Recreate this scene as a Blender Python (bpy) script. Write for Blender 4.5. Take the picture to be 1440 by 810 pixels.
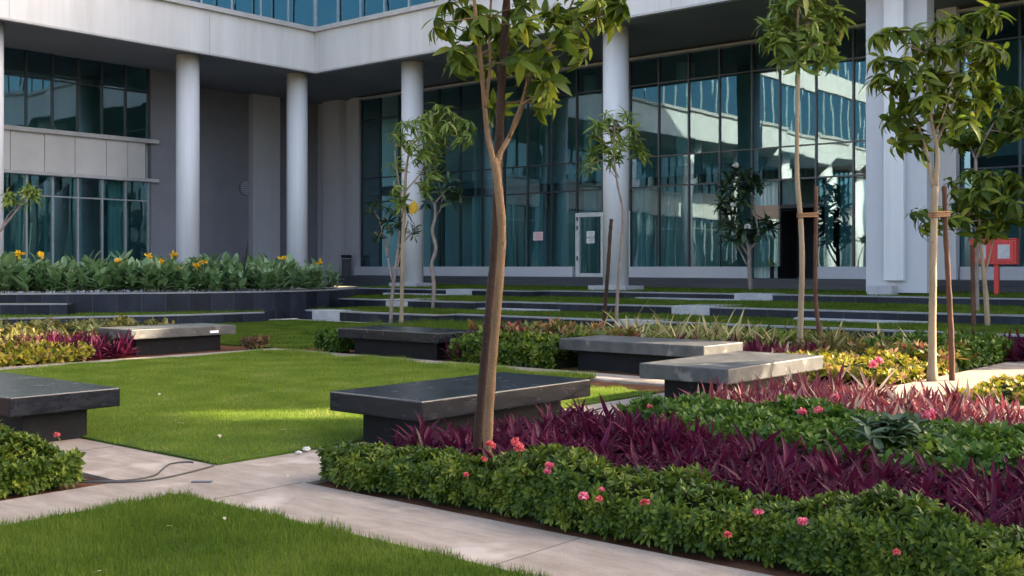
import bpy, bmesh, math, random
import numpy as np
from mathutils import Vector, Euler

random.seed(7)
rng = np.random.default_rng(11)
for o in list(bpy.data.objects):
    bpy.data.objects.remove(o)
C = bpy.context.scene.collection
R = math.radians

# ------------------------------------------------------------------ camera
# world X runs along the left wing (away to the right), world Y along the right wing (away to the left)
EYE = 1.5
FPX, CX, HY = 1540.0, 720.0, 375.0          # focal length, centre and horizon in photograph pixels (1440 x 810)
YAW = R(40.17)
FWD = np.array([math.cos(YAW), math.sin(YAW), 0.0])
RGT = np.array([math.sin(YAW), -math.cos(YAW), 0.0])
cam_d = bpy.data.cameras.new('camera')
cam = bpy.data.objects.new('camera', cam_d)
C.objects.link(cam)
cam.location = (0, 0, EYE)
cam.rotation_euler = (R(90), 0, YAW - R(90))
cam_d.sensor_width = 36
cam_d.lens = 36 * FPX / 1440
cam_d.shift_y = (HY - 405) / 1440
cam_d.clip_start = 0.05
cam_d.clip_end = 3000
bpy.context.scene.camera = cam

# ------------------------------------------------------------------ sky and sun
SUN_DIR_AZ = R(40.17 - 82)                   # the sun stands to the right of the view
SUN_EL = R(26)
sd = Vector((math.cos(SUN_EL) * math.cos(SUN_DIR_AZ), math.cos(SUN_EL) * math.sin(SUN_DIR_AZ), math.sin(SUN_EL)))
w = bpy.data.worlds.new('World')
bpy.context.scene.world = w
w.use_nodes = True
nt = w.node_tree
nt.nodes.clear()
sky = nt.nodes.new('ShaderNodeTexSky')
sky.sky_type = 'NISHITA'
sky.sun_disc = False
sky.sun_elevation = SUN_EL
sky.sun_rotation = math.atan2(sd.x, sd.y)
sky.dust_density = 4.0
sky.air_density = 0.75
sky.ozone_density = 0.6
bg = nt.nodes.new('ShaderNodeBackground')
bg.inputs['Strength'].default_value = 0.15
wo = nt.nodes.new('ShaderNodeOutputWorld')
nt.links.new(sky.outputs[0], bg.inputs['Color'])
nt.links.new(bg.outputs[0], wo.inputs['Surface'])
sun_d = bpy.data.lights.new('sun', 'SUN')
sun_d.energy = 4.8
sun_d.angle = R(0.5)
sun_d.color = (1.0, 0.86, 0.66)
sun = bpy.data.objects.new('sun', sun_d)
C.objects.link(sun)
sun.rotation_euler = sd.to_track_quat('Z', 'Y').to_euler()
vs = bpy.context.scene.view_settings
vs.view_transform = 'Standard'
vs.look = 'None'
vs.exposure = 2.62
vs.gamma = 1.0
vs.use_curve_mapping = False
vs.use_white_balance = True                 # the photograph is balanced for open shade
vs.white_balance_temperature = 6850
cy = bpy.context.scene.cycles
cy.max_bounces = 8
cy.transparent_max_bounces = 12
cy.use_denoising = True

# ------------------------------------------------------------------ geometry helpers
def at_z(px, py, z=0.0):
    d = FPX * (EYE - z) / (py - HY)
    p = FWD * d + RGT * ((px - CX) / FPX * d)
    return np.array([p[0], p[1], z])

def at_d(px, py, d):
    p = FWD * d + RGT * ((px - CX) / FPX * d)
    return np.array([p[0], p[1], EYE - (py - HY) / FPX * d])

def y_on(px, x):                                # Y where the line of sight through column px meets the plane X = x
    r = (px - CX) / FPX
    return x * (RGT[0] - FWD[0] * r) / (FWD[1] * r - RGT[1])

def x_on(px, y):
    r = (px - CX) / FPX
    return y * (FWD[0] + RGT[0] * r) / (FWD[1] - FWD[0] * r)

def seen(p, m=90, top=-400):
    p = np.asarray(p)
    d = p[:, :2] @ FWD[:2]
    q = np.maximum(d, 0.01)
    x = CX + FPX * (p[:, :2] @ RGT[:2]) / q
    y = HY - FPX * (p[:, 2] - EYE) / q
    return (d > 0.5) & (x > -m) & (x < 1440 + m) & (y < 810 + m) & (y > top)

def tag(o, label=None, cat=None, group=None, kind=None):
    if label: o['label'] = label
    if cat: o['category'] = cat
    if group: o['group'] = group
    if kind: o['kind'] = kind
    return o

def thing(name, loc, label, cat, group=None, rz=0.0):
    o = bpy.data.objects.new(name, None)
    o.empty_display_size = 0.2
    C.objects.link(o)
    o.location = [float(c) for c in loc]
    o.rotation_euler = (0, 0, rz)
    return tag(o, label, cat, group)

def link(name, me, mat, parent=None, loc=None, bevel=0.0, smooth=False):
    if mat is not None:
        me.materials.append(mat)
    if smooth:
        me.polygons.foreach_set('use_smooth', [True] * len(me.polygons))
    o = bpy.data.objects.new(name, me)
    C.objects.link(o)
    off = None
    if parent is not None:
        o.parent = parent
        chain, q = Vector((0, 0, 0)), parent
        while q is not None:
            chain += q.location
            q = q.parent
        off = chain
    elif loc is not None:
        off = Vector([float(c) for c in loc])
        o.location = off
    if off is not None and off.length > 0:
        n = len(me.vertices)
        a = np.empty(n * 3, np.float32)
        me.vertices.foreach_get('co', a)
        a = a.reshape(-1, 3) - np.array(off, np.float32)
        me.vertices.foreach_set('co', a.ravel())
        me.update()
    if bevel > 0:
        m = o.modifiers.new('bevel', 'BEVEL')
        m.width = bevel
        m.segments = 2
        m.limit_method = 'ANGLE'
        m.angle_limit = R(40)
    return o

class MB:
    """collects shapes in world space; build() links them as one mesh object"""
    def __init__(self):
        self.v, self.f, self.uv = [], [], []
    def quad(self, a, b, c, d, uv=None):
        n = len(self.v)
        self.v += [tuple(a), tuple(b), tuple(c), tuple(d)]
        self.f.append((n, n + 1, n + 2, n + 3))
        self.uv.append(uv)
    def box(self, x0, x1, y0, y1, z0, z1):
        n = len(self.v)
        for z in (z0, z1):
            self.v += [(x0, y0, z), (x1, y0, z), (x1, y1, z), (x0, y1, z)]
        for f in ((3, 2, 1, 0), (4, 5, 6, 7), (0, 1, 5, 4), (1, 2, 6, 5), (2, 3, 7, 6), (3, 0, 4, 7)):
            self.f.append(tuple(n + i for i in f))
            self.uv.append(None)
        return self
    def prism(self, poly, z0, z1):
        n, k = len(self.v), len(poly)
        zf0 = z0 if callable(z0) else (lambda p: z0)
        zf1 = z1 if callable(z1) else (lambda p: z1)
        self.v += [(p[0], p[1], zf0(p)) for p in poly] + [(p[0], p[1], zf1(p)) for p in poly]
        self.f.append(tuple(range(n + k - 1, n - 1, -1)))
        self.f.append(tuple(range(n + k, n + 2 * k)))
        self.uv += [None, None]
        s = 0.0
        for i in range(k):
            j = (i + 1) % k
            L = math.dist(poly[i][:2], poly[j][:2])
            self.f.append((n + i, n + j, n + k + j, n + k + i))
            self.uv.append(((s, 0), (s + L, 0), (s + L, 1), (s, 1)))
            s += L
        return self
    def tube(self, pts, rad, seg=10, cap=True):
        pts = [np.array(p, float) for p in pts]
        if not hasattr(rad, '__len__'):
            rad = [rad] * len(pts)
        n0, up = len(self.v), np.array([0.31, 0.17, 0.93])
        prev = None
        for i, p in enumerate(pts):
            t = pts[min(i + 1, len(pts) - 1)] - pts[max(i - 1, 0)]
            t = t / (np.linalg.norm(t) + 1e-9)
            a = prev if prev is not None else (np.cross(t, up) if abs(t @ up) < 0.95 else np.cross(t, [1, 0, 0]))
            a = a - t * (a @ t)
            a = a / (np.linalg.norm(a) + 1e-9)
            prev = a
            b = np.cross(t, a)
            for k in range(seg):
                th = 2 * math.pi * k / seg
                self.v.append(tuple(p + rad[i] * (math.cos(th) * a + math.sin(th) * b)))
        for i in range(len(pts) - 1):
            for k in range(seg):
                q = (k + 1) % seg
                self.f.append((n0 + i * seg + k, n0 + i * seg + q, n0 + (i + 1) * seg + q, n0 + (i + 1) * seg + k))
                self.uv.append(None)
        if cap:
            self.f.append(tuple(n0 + k for k in range(seg - 1, -1, -1)))
            m = n0 + (len(pts) - 1) * seg
            self.f.append(tuple(m + k for k in range(seg)))
            self.uv += [None, None]
        return self
    def cyl(self, x, y, z0, z1, r, seg=40):
        return self.tube([(x, y, z0), (x, y, z1)], r, seg)
    def build(self, name, mat, parent=None, loc=None, bevel=0.0, smooth=False):
        me = bpy.data.meshes.new(name)
        me.from_pydata(self.v, [], self.f)
        if any(u is not None for u in self.uv):
            lay = me.uv_layers.new(name='UVMap')
            for p, u in zip(me.polygons, self.uv):
                if u is not None:
                    for li, c in zip(p.loop_indices, u):
                        lay.data[li].uv = c
        me.update()
        o = link(name, me, mat, parent, loc, bevel, smooth)
        return o

def mesh_arrays(name, V, F):
    me = bpy.data.meshes.new(name)
    k = F.shape[1]
    me.vertices.add(len(V))
    me.vertices.foreach_set('co', V.astype(np.float32).ravel())
    me.loops.add(F.size)
    me.loops.foreach_set('vertex_index', F.astype(np.int32).ravel())
    me.polygons.add(len(F))
    me.polygons.foreach_set('loop_start', np.arange(0, F.size, k, dtype=np.int32))
    me.polygons.foreach_set('loop_total', np.full(len(F), k, np.int32))
    me.update(calc_edges=True)
    return me

def unit(a):
    return a / (np.linalg.norm(a, axis=-1, keepdims=True) + 1e-9)

PROFILES = {
    'ovate': lambda t: np.sin(np.pi * np.clip(t, 0, 1) ** 0.85) ** 0.8,
    'lance': lambda t: np.sin(np.pi * np.clip(t, 0, 1) ** 0.75) ** 1.0,
    'sword': lambda t: np.minimum(1, 0.55 + 1.2 * t) * (1 - t ** 3) ** 0.9,
    'acum': lambda t: np.sin(np.pi * np.clip(t, 0, 1) ** 0.78) ** 0.9 * (1 - 0.55 * np.clip((t - 0.7) / 0.3, 0, 1)),
    'obov': lambda t: np.sin(np.pi * np.clip(t, 0, 1) ** 1.35) ** 0.75,
}

class Leaves:
    """many leaf blades gathered into one mesh"""
    def __init__(self):
        self.V, self.F, self.n = [], [], 0
    def add(self, base, d, nrm, L, W, curl, seg=4, fold=0.25, prof='lance', tip=0.03):
        N = len(base)
        if N == 0:
            return
        d, nrm = unit(d), np.asarray(nrm)
        nrm = unit(nrm - d * np.sum(d * nrm, axis=1, keepdims=True))
        side = np.cross(d, nrm)
        L, W, curl = [np.broadcast_to(np.asarray(x, float), (N,)) for x in (L, W, curl)]
        c = np.where(np.abs(curl) < 0.03, 0.03, curl)
        t = np.linspace(0, 1, seg + 1)
        wv = np.maximum(PROFILES[prof](t), tip)
        wv[0] = max(wv[0], 0.10)
        ct = c[:, None] * t[None]
        px = (L / c)[:, None] * np.sin(ct)
        py = -(L / c)[:, None] * (1 - np.cos(ct))
        mid = base[:, None, :] + px[..., None] * d[:, None, :] + py[..., None] * nrm[:, None, :]
        nt_ = np.sin(ct)[..., None] * d[:, None, :] + np.cos(ct)[..., None] * nrm[:, None, :]
        half = (W[:, None] * 0.5 * wv[None])[..., None]
        le = mid - side[:, None, :] * half + nt_ * half * fold
        ri = mid + side[:, None, :] * half + nt_ * half * fold
        V = np.stack([le, mid, ri], axis=2).reshape(N, -1, 3)
        f = []
        for s in range(seg):
            a = 3 * s
            f += [(a, a + 1, a + 4, a + 3), (a + 1, a + 2, a + 5, a + 4)]
        f = np.array(f)
        per = 3 * (seg + 1)
        F = (f[None] + (np.arange(N) * per)[:, None, None]).reshape(-1, 4) + self.n
        self.V.append(V.reshape(-1, 3))
        self.F.append(F)
        self.n += N * per
    def rosettes(self, cen, axis, n, el, L, W, curl, jit=0.2, **kw):
        """n leaves round every centre; el = (outer, inner) elevation above the plane across the axis"""
        cen = np.asarray(cen, float)
        if len(cen) == 0:
            return
        N = len(cen)
        axis = unit(np.broadcast_to(np.asarray(axis, float), (N, 3)))
        ref = np.where(np.abs(axis[:, 2:3]) < 0.9, np.array([[0, 0, 1.0]]), np.array([[1.0, 0, 0]]))
        e1 = unit(np.cross(axis, ref))
        e2 = np.cross(axis, e1)
        i = np.arange(n)
        az = i[None] * 2.39996 + rng.uniform(0, 6.28, (N, 1)) + rng.normal(0, jit, (N, n))
        e = R(el[0]) + (R(el[1]) - R(el[0])) * (i[None] / max(n - 1, 1)) + rng.normal(0, jit * 0.6, (N, n))
        rad = np.cos(az)[..., None] * e1[:, None] + np.sin(az)[..., None] * e2[:, None]
        d = np.cos(e)[..., None] * rad + np.sin(e)[..., None] * axis[:, None]
        nr = -np.sin(e)[..., None] * rad + np.cos(e)[..., None] * axis[:, None]
        k = N * n
        s = rng.uniform(0.62, 1.25, (N, n)) * rng.uniform(0.85, 1.15, (N, 1))
        Lr = (np.broadcast_to(np.asarray(L, float), (N,))[:, None] * s).ravel()
        Wr = (np.broadcast_to(np.asarray(W, float), (N,))[:, None] * s).ravel()
        cu = (curl + rng.normal(0, 0.25, (N, n))).ravel()
        b = np.repeat(cen, n, axis=0)
        self.add(b, d.reshape(k, 3), nr.reshape(k, 3), Lr, Wr, cu, **kw)
    def build(self, name, mat, parent=None, loc=None, smooth=True):
        V, F = np.concatenate(self.V), np.concatenate(self.F)
        me = mesh_arrays(name, V, F)
        return link(name, me, mat, parent, loc, 0.0, smooth)

def lump(x, y, s=1.0, ph=0.0):
    return (np.sin(x * 2.3 * s + 1.3 + ph) * np.cos(y * 1.9 * s + 0.4 + ph) + 0.6 * np.sin(x * 4.7 * s - y * 3.9 * s + ph)
            + 0.4 * np.cos(x * 9.1 * s + y * 7.7 * s + 2 * ph)) / 2.0

# ------------------------------------------------------------------ materials
def new_mat(name):
    m = bpy.data.materials.new(name)
    m.use_nodes = True
    n = m.node_tree.nodes
    return m, n, m.node_tree.links, n['Principled BSDF']

def ramp_node(n, stops):
    r = n.new('ShaderNodeValToRGB')
    el = r.color_ramp.elements
    el[0].position, el[0].color = stops[0][0], (*stops[0][1], 1)
    el[1].position, el[1].color = stops[-1][0], (*stops[-1][1], 1)
    for p, c in stops[1:-1]:
        e = el.new(p)
        e.color = (*c, 1)
    return r

def stone(name, c0, c1, rough=0.5, scale=3.0, bump=0.15, fine=60.0, spec=0.5, streak=None, speck=None, joint=None):
    """mottled stone, plaster, metal or soil: two noises between two colours, a fine bump"""
    m, n, l, b = new_mat(name)
    tc = n.new('ShaderNodeTexCoord')
    no = n.new('ShaderNodeTexNoise')
    no.inputs['Scale'].default_value = scale
    no.inputs['Detail'].default_value = 8
    no.inputs['Roughness'].default_value = 0.65
    vec = tc.outputs['Object']
    if streak:
        mp = n.new('ShaderNodeMapping')
        mp.inputs['Scale'].default_value = streak
        l.new(vec, mp.inputs['Vector'])
        l.new(mp.outputs[0], no.inputs['Vector'])
    else:
        l.new(vec, no.inputs['Vector'])
    rp = ramp_node(n, [(0.3, c0), (0.72, c1)])
    l.new(no.outputs['Fac'], rp.inputs['Fac'])
    col = rp.outputs['Color']
    if speck:
        n2 = n.new('ShaderNodeTexNoise')
        n2.inputs['Scale'].default_value = speck[0]
        n2.inputs['Detail'].default_value = 3
        l.new(vec, n2.inputs['Vector'])
        r2 = ramp_node(n, [(speck[1], (0, 0, 0)), (speck[1] + 0.1, (1, 1, 1))])
        l.new(n2.outputs['Fac'], r2.inputs['Fac'])
        mx = n.new('ShaderNodeMix')
        mx.data_type = 'RGBA'
        mx.inputs['B'].default_value = (*speck[2], 1)
        l.new(r2.outputs['Color'], mx.inputs['Factor'])
        l.new(col, mx.inputs['A'])
        col = mx.outputs['Result']
    if joint:                                                # pale joints every joint[0] metres along the wall (UV)
        uv = n.new('ShaderNodeUVMap')
        sp = n.new('ShaderNodeSeparateXYZ')
        l.new(uv.outputs[0], sp.inputs[0])
        dv = n.new('ShaderNodeMath'); dv.operation = 'DIVIDE'; dv.inputs[1].default_value = joint[0]
        l.new(sp.outputs['X'], dv.inputs[0])
        wn = n.new('ShaderNodeTexWhiteNoise'); wn.noise_dimensions = '1D'
        fl = n.new('ShaderNodeMath'); fl.operation = 'FLOOR'
        l.new(dv.outputs[0], fl.inputs[0]); l.new(fl.outputs[0], wn.inputs['W'])
        fr = n.new('ShaderNodeMath'); fr.operation = 'FRACT'
        l.new(dv.outputs[0], fr.inputs[0])
        lt = n.new('ShaderNodeMath'); lt.operation = 'LESS_THAN'; lt.inputs[1].default_value = joint[1] / joint[0]
        l.new(fr.outputs[0], lt.inputs[0])
        hs = n.new('ShaderNodeHueSaturation')
        mr = n.new('ShaderNodeMapRange'); mr.inputs['To Min'].default_value = 0.65; mr.inputs['To Max'].default_value = 1.5
        l.new(wn.outputs['Value'], mr.inputs['Value']); l.new(mr.outputs[0], hs.inputs['Value']); l.new(col, hs.inputs['Color'])
        mx = n.new('ShaderNodeMix'); mx.data_type = 'RGBA'
        mx.inputs['B'].default_value = (*joint[2], 1)
        l.new(lt.outputs[0], mx.inputs['Factor']); l.new(hs.outputs['Color'], mx.inputs['A'])
        col = mx.outputs['Result']
    l.new(col, b.inputs['Base Color'])
    rr = n.new('ShaderNodeMapRange')
    rr.inputs['To Min'].default_value = max(0.05, rough - 0.12)
    rr.inputs['To Max'].default_value = min(1.0, rough + 0.12)
    l.new(no.outputs['Fac'], rr.inputs['Value'])
    l.new(rr.outputs[0], b.inputs['Roughness'])
    b.inputs['Specular IOR Level'].default_value = spec
    if bump:
        n3 = n.new('ShaderNodeTexNoise')
        n3.inputs['Scale'].default_value = fine
        n3.inputs['Detail'].default_value = 6
        l.new(vec, n3.inputs['Vector'])
        bp = n.new('ShaderNodeBump')
        bp.inputs['Strength'].default_value = bump
        bp.inputs['Distance'].default_value = 0.02
        l.new(n3.outputs['Fac'], bp.inputs['Height'])
        l.new(bp.outputs[0], b.inputs['Normal'])
    return m

def leaf_mat(name, stops, rough=0.42, trans=0.3, spec=0.4, back=None, large=0.0):
    """leaf blades: a colour per blade from the ramp, light passing through"""
    m, n, l, b = new_mat(name)
    ge = n.new('ShaderNodeNewGeometry')
    rp = ramp_node(n, stops)
    src = ge.outputs['Random Per Island']
    if large:
        tc = n.new('ShaderNodeTexCoord')
        no = n.new('ShaderNodeTexNoise')
        no.inputs['Scale'].default_value = large
        no.inputs['Detail'].default_value = 3
        l.new(tc.outputs['Object'], no.inputs['Vector'])
        mr = n.new('ShaderNodeMapRange')
        mr.inputs['From Min'].default_value = 0.3; mr.inputs['From Max'].default_value = 0.7
        l.new(no.outputs['Fac'], mr.inputs['Value'])
        mx0 = n.new('ShaderNodeMix')
        mx0.inputs['Factor'].default_value = 0.5
        l.new(src, mx0.inputs['A']); l.new(mr.outputs[0], mx0.inputs['B'])
        src = mx0.outputs['Result']
    l.new(src, rp.inputs['Fac'])
    col = rp.outputs['Color']
    if back:
        mx = n.new('ShaderNodeMix'); mx.data_type = 'RGBA'
        mx.inputs['B'].default_value = (*back, 1)
        l.new(ge.outputs['Backfacing'], mx.inputs['Factor']); l.new(col, mx.inputs['A'])
        col = mx.outputs['Result']
    l.new(col, b.inputs['Base Color'])
    b.inputs['Roughness'].default_value = rough
    b.inputs['Specular IOR Level'].default_value = spec
    tr = n.new('ShaderNodeBsdfTranslucent')
    l.new(col, tr.inputs['Color'])
    ms = n.new('ShaderNodeMixShader')
    ms.inputs[0].default_value = trans
    out = n['Material Output']
    l.new(b.outputs[0], ms.inputs[1]); l.new(tr.outputs[0], ms.inputs[2]); l.new(ms.outputs[0], out.inputs['Surface'])
    return m

def plain(name, col, rough=0.5, metal=0.0, spec=0.5):
    m, n, l, b = new_mat(name)
    tc = n.new('ShaderNodeTexCoord'); no = n.new('ShaderNodeTexNoise')
    no.inputs['Scale'].default_value = 9; no.inputs['Detail'].default_value = 5
    l.new(tc.outputs['Object'], no.inputs['Vector'])
    rp = ramp_node(n, [(0.3, tuple(c * 0.85 for c in col)), (0.7, tuple(min(1, c * 1.1) for c in col))])
    l.new(no.outputs['Fac'], rp.inputs['Fac']); l.new(rp.outputs['Color'], b.inputs['Base Color'])
    b.inputs['Roughness'].default_value = rough
    b.inputs['Metallic'].default_value = metal
    b.inputs['Specular IOR Level'].default_value = spec
    return m

def glass_mat(name, tint, refl, f0=0.30):
    m, n, l, b = new_mat(name)
    n.remove(b)
    tr = n.new('ShaderNodeBsdfTransparent'); tr.inputs['Color'].default_value = (*tint, 1)
    gl = n.new('ShaderNodeBsdfGlossy'); gl.inputs['Color'].default_value = (*refl, 1); gl.inputs['Roughness'].default_value = 0.012
    tc = n.new('ShaderNodeTexCoord'); no = n.new('ShaderNodeTexNoise')
    no.inputs['Scale'].default_value = 0.55; no.inputs['Detail'].default_value = 1.5
    l.new(tc.outputs['Object'], no.inputs['Vector'])
    bp = n.new('ShaderNodeBump'); bp.inputs['Strength'].default_value = 0.10; bp.inputs['Distance'].default_value = 0.03
    l.new(no.outputs['Fac'], bp.inputs['Height']); l.new(bp.outputs[0], gl.inputs['Normal'])
    fr = n.new('ShaderNodeLayerWeight'); fr.inputs['Blend'].default_value = 0.35
    mr = n.new('ShaderNodeMapRange'); mr.inputs['To Min'].default_value = f0; mr.inputs['To Max'].default_value = 0.9
    l.new(fr.outputs['Fresnel'], mr.inputs['Value'])
    ms = n.new('ShaderNodeMixShader')
    l.new(mr.outputs[0], ms.inputs[0]); l.new(tr.outputs[0], ms.inputs[1]); l.new(gl.outputs[0], ms.inputs[2])
    l.new(ms.outputs[0], n['Material Output'].inputs['Surface'])
    return m

M = {}
M['plaster'] = stone('white plaster', (0.47, 0.455, 0.44), (0.62, 0.61, 0.60), 0.65, 1.3, 0.05, 40, 0.3, streak=(1, 1, 0.10), speck=(0.5, 0.60, (0.53, 0.515, 0.50)))
M['column'] = stone('painted column', (0.52, 0.52, 0.53), (0.64, 0.64, 0.65), 0.55, 2.2, 0.04, 40, 0.35, streak=(1, 1, 0.08))
M['soffit'] = stone('grey soffit board', (0.15, 0.157, 0.165), (0.20, 0.207, 0.215), 0.7, 0.6, 0.04, 30, 0.3)
M['greywall'] = stone('grey render', (0.150, 0.154, 0.178), (0.195, 0.200, 0.225), 0.75, 0.7, 0.06, 40, 0.3)
M['palewall'] = stone('pale grey render', (0.36, 0.36, 0.385), (0.44, 0.44, 0.465), 0.7, 0.6, 0.05, 40, 0.3, streak=(1, 1, 0.25))
M['palewall2'] = stone('light grey render', (0.42, 0.42, 0.44), (0.49, 0.49, 0.51), 0.7, 0.6, 0.05, 40, 0.3, streak=(1, 1, 0.25))
M['panel'] = stone('beige cladding panel', (0.44, 0.42, 0.40), (0.52, 0.50, 0.48), 0.55, 0.9, 0.04, 40, 0.4)
M['sill'] = stone('sill stone', (0.34, 0.33, 0.32), (0.44, 0.43, 0.42), 0.6, 2.0, 0.06, 40, 0.3)
M['mullion'] = plain('dark aluminium', (0.055, 0.06, 0.065), 0.35, 0.5)
M['alu'] = plain('pale aluminium', (0.42, 0.43, 0.44), 0.35, 0.6)
M['glass'] = glass_mat('teal curtain glass', (0.36, 0.63, 0.68), (0.50, 0.72, 0.82), 0.19)
M['glass_upper'] = glass_mat('blue curtain glass', (0.10, 0.28, 0.32), (0.42, 0.72, 0.82), 0.30)
M['interior'] = stone('interior wall', (0.24, 0.32, 0.31), (0.42, 0.52, 0.50), 0.8, 0.4, 0.0)
M['slab'] = stone('interior slab', (0.16, 0.20, 0.20), (0.24, 0.28, 0.28), 0.8, 0.5, 0.0)
M['curtain'] = stone('pale curtain cloth', (0.50, 0.60, 0.56), (0.66, 0.74, 0.70), 0.85, 3.0, 0.1, 12, 0.2, streak=(5, 5, 0.2))
M['door_white'] = plain('door frame paint', (0.50, 0.50, 0.49), 0.5)
M['brown'] = stone('brown timber panel', (0.30, 0.20, 0.13), (0.38, 0.26, 0.17), 0.6, 2.0, 0.05)
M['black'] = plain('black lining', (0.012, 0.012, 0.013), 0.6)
M['granite'] = stone('black granite slab', (0.004, 0.005, 0.008), (0.014, 0.016, 0.023), 0.24, 5.0, 0.10, 90, 0.38, streak=(1, 1, 3), speck=(7, 0.66, (0.042, 0.043, 0.047)))
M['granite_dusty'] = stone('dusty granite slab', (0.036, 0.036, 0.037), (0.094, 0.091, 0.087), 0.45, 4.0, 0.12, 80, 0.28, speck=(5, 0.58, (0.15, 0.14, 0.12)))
M['granite_base'] = stone('black granite base', (0.005, 0.0055, 0.007), (0.013, 0.013, 0.015), 0.55, 6.0, 0.10, 80, 0.12, streak=(1, 1, 0.4), speck=(9, 0.64, (0.028, 0.027, 0.027)))
M['tile'] = stone('blue black granite tile', (0.008, 0.010, 0.016), (0.020, 0.024, 0.036), 0.42, 2.5, 0.06, 70, 0.18, streak=(1, 1, 0.5), joint=(0.62, 0.010, (0.060, 0.062, 0.068)))
M['coping'] = stone('granite edge painted sheen', (0.16, 0.16, 0.165), (0.27, 0.27, 0.275), 0.5, 4.0, 0.1)  # paler than the wall because the edge's reflection is put into the colour
M['white_stone'] = stone('white granite', (0.28, 0.28, 0.29), (0.42, 0.42, 0.43), 0.55, 4.0, 0.10, 60, 0.3, speck=(30, 0.6, (0.20, 0.20, 0.21)))
M['path'] = stone('brushed concrete path', (0.205, 0.160, 0.126), (0.345, 0.283, 0.230), 0.88, 2.2, 0.45, 110, 0.12, streak=(3.2, 0.9, 1), speck=(1.7, 0.58, (0.39, 0.325, 0.27)))
M['path_joint'] = stone('joint filler', (0.10, 0.085, 0.07), (0.17, 0.14, 0.12), 0.9, 3.0, 0.2)
M['kerb'] = stone('pale concrete edge', (0.40, 0.37, 0.33), (0.52, 0.49, 0.45), 0.8, 2.0, 0.25, 80, 0.25)
M['soil'] = stone('red brown soil', (0.070, 0.032, 0.019), (0.16, 0.078, 0.046), 1.0, 4.0, 0.5, 45, 0.0)
M['turf'] = stone('turf', (0.036, 0.062, 0.009), (0.075, 0.118, 0.015), 0.9, 1.4, 0.6, 120, 0.1)
M['far_ground'] = stone('dry ground', (0.12, 0.11, 0.06), (0.20, 0.17, 0.11), 0.95, 0.4, 0.3, 20, 0.1)
M['bark'] = stone('young bark', (0.115, 0.064, 0.032), (0.26, 0.152, 0.080), 0.8, 6.0, 0.5, 60, 0.2, streak=(1, 1, 0.18), speck=(22, 0.66, (0.055, 0.034, 0.02)))
M['pale_bark'] = stone('pale bark', (0.20, 0.145, 0.09), (0.36, 0.27, 0.175), 0.8, 6.0, 0.3, 60, 0.2, streak=(1, 1, 0.2), speck=(20, 0.68, (0.10, 0.07, 0.045)))
M['grey_bark'] = stone('grey frangipani bark', (0.15, 0.115, 0.095), (0.29, 0.235, 0.20), 0.8, 8.0, 0.3, 60, 0.25)
M['stake'] = stone('dark pole wood', (0.025, 0.013, 0.009), (0.075, 0.040, 0.027), 0.85, 5.0, 0.6, 40, 0.2, streak=(1, 1, 0.25))
M['red_stake'] = stone('reddish pole wood', (0.06, 0.028, 0.018), (0.16, 0.08, 0.05), 0.85, 5.0, 0.6, 40, 0.2, streak=(1, 1, 0.25), speck=(9, 0.64, (0.03, 0.018, 0.014)))
M['tie'] = stone('coir tie', (0.22, 0.11, 0.05), (0.34, 0.18, 0.09), 0.9, 12.0, 0.4)
M['red'] = plain('red cabinet paint', (0.52, 0.022, 0.018), 0.4)
M['white'] = plain('white paint', (0.72, 0.72, 0.72), 0.5)
M['paper'] = stone('printed paper', (0.62, 0.60, 0.62), (0.80, 0.79, 0.80), 0.8, 14.0, 0.0, streak=(1, 1, 6))
M['pinkpaper'] = stone('pink printed notice', (0.62, 0.36, 0.38), (0.80, 0.66, 0.66), 0.8, 14.0, 0.0, streak=(1, 1, 5))
M['cable'] = plain('black cable', (0.05, 0.043, 0.040), 0.5)
M['iron'] = plain('grey iron', (0.10, 0.10, 0.105), 0.6, 0.3)

M['grass'] = leaf_mat('grass blades', [(0.0, (0.036, 0.066, 0.007)), (0.5, (0.084, 0.135, 0.014)), (0.85, (0.14, 0.185, 0.026)), (1.0, (0.26, 0.23, 0.09))], 0.6, 0.42, 0.12, large=1.3)
M['grass_lawn'] = leaf_mat('lawn blades', [(0.0, (0.080, 0.130, 0.015)), (0.45, (0.145, 0.210, 0.024)), (0.8, (0.21, 0.26, 0.045)), (1.0, (0.36, 0.31, 0.14))], 0.6, 0.45, 0.1, large=1.6)
M['hedge_leaf'] = leaf_mat('hedge leaves', [(0.0, (0.016, 0.036, 0.005)), (0.45, (0.050, 0.088, 0.009)), (0.75, (0.135, 0.175, 0.018)), (1.0, (0.27, 0.26, 0.04))], 0.5, 0.25, 0.22, large=5.0)
M['hedge_dark'] = leaf_mat('dark hedge leaves', [(0.0, (0.016, 0.042, 0.006)), (0.5, (0.045, 0.095, 0.010)), (0.9, (0.125, 0.185, 0.020)), (1.0, (0.22, 0.25, 0.04))], 0.5, 0.25, 0.22, large=3.0)
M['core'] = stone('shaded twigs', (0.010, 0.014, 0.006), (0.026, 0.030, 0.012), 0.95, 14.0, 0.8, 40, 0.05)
M['rhoeo'] = leaf_mat('purple leaves', [(0.0, (0.018, 0.003, 0.008)), (0.5, (0.052, 0.005, 0.019)), (0.80, (0.095, 0.010, 0.036)), (0.92, (0.11, 0.052, 0.050)), (1.0, (0.080, 0.095, 0.058))], 0.55, 0.25, 0.13, back=(0.080, 0.008, 0.030), large=2.0)
M['rhoeo_pink'] = leaf_mat('pink purple leaves', [(0.0, (0.075, 0.010, 0.020)), (0.4, (0.17, 0.028, 0.042)), (0.68, (0.25, 0.070, 0.070)), (0.8, (0.36, 0.23, 0.16)), (1.0, (0.46, 0.36, 0.25))], 0.5, 0.25, 0.25, back=(0.20, 0.045, 0.055))
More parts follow.
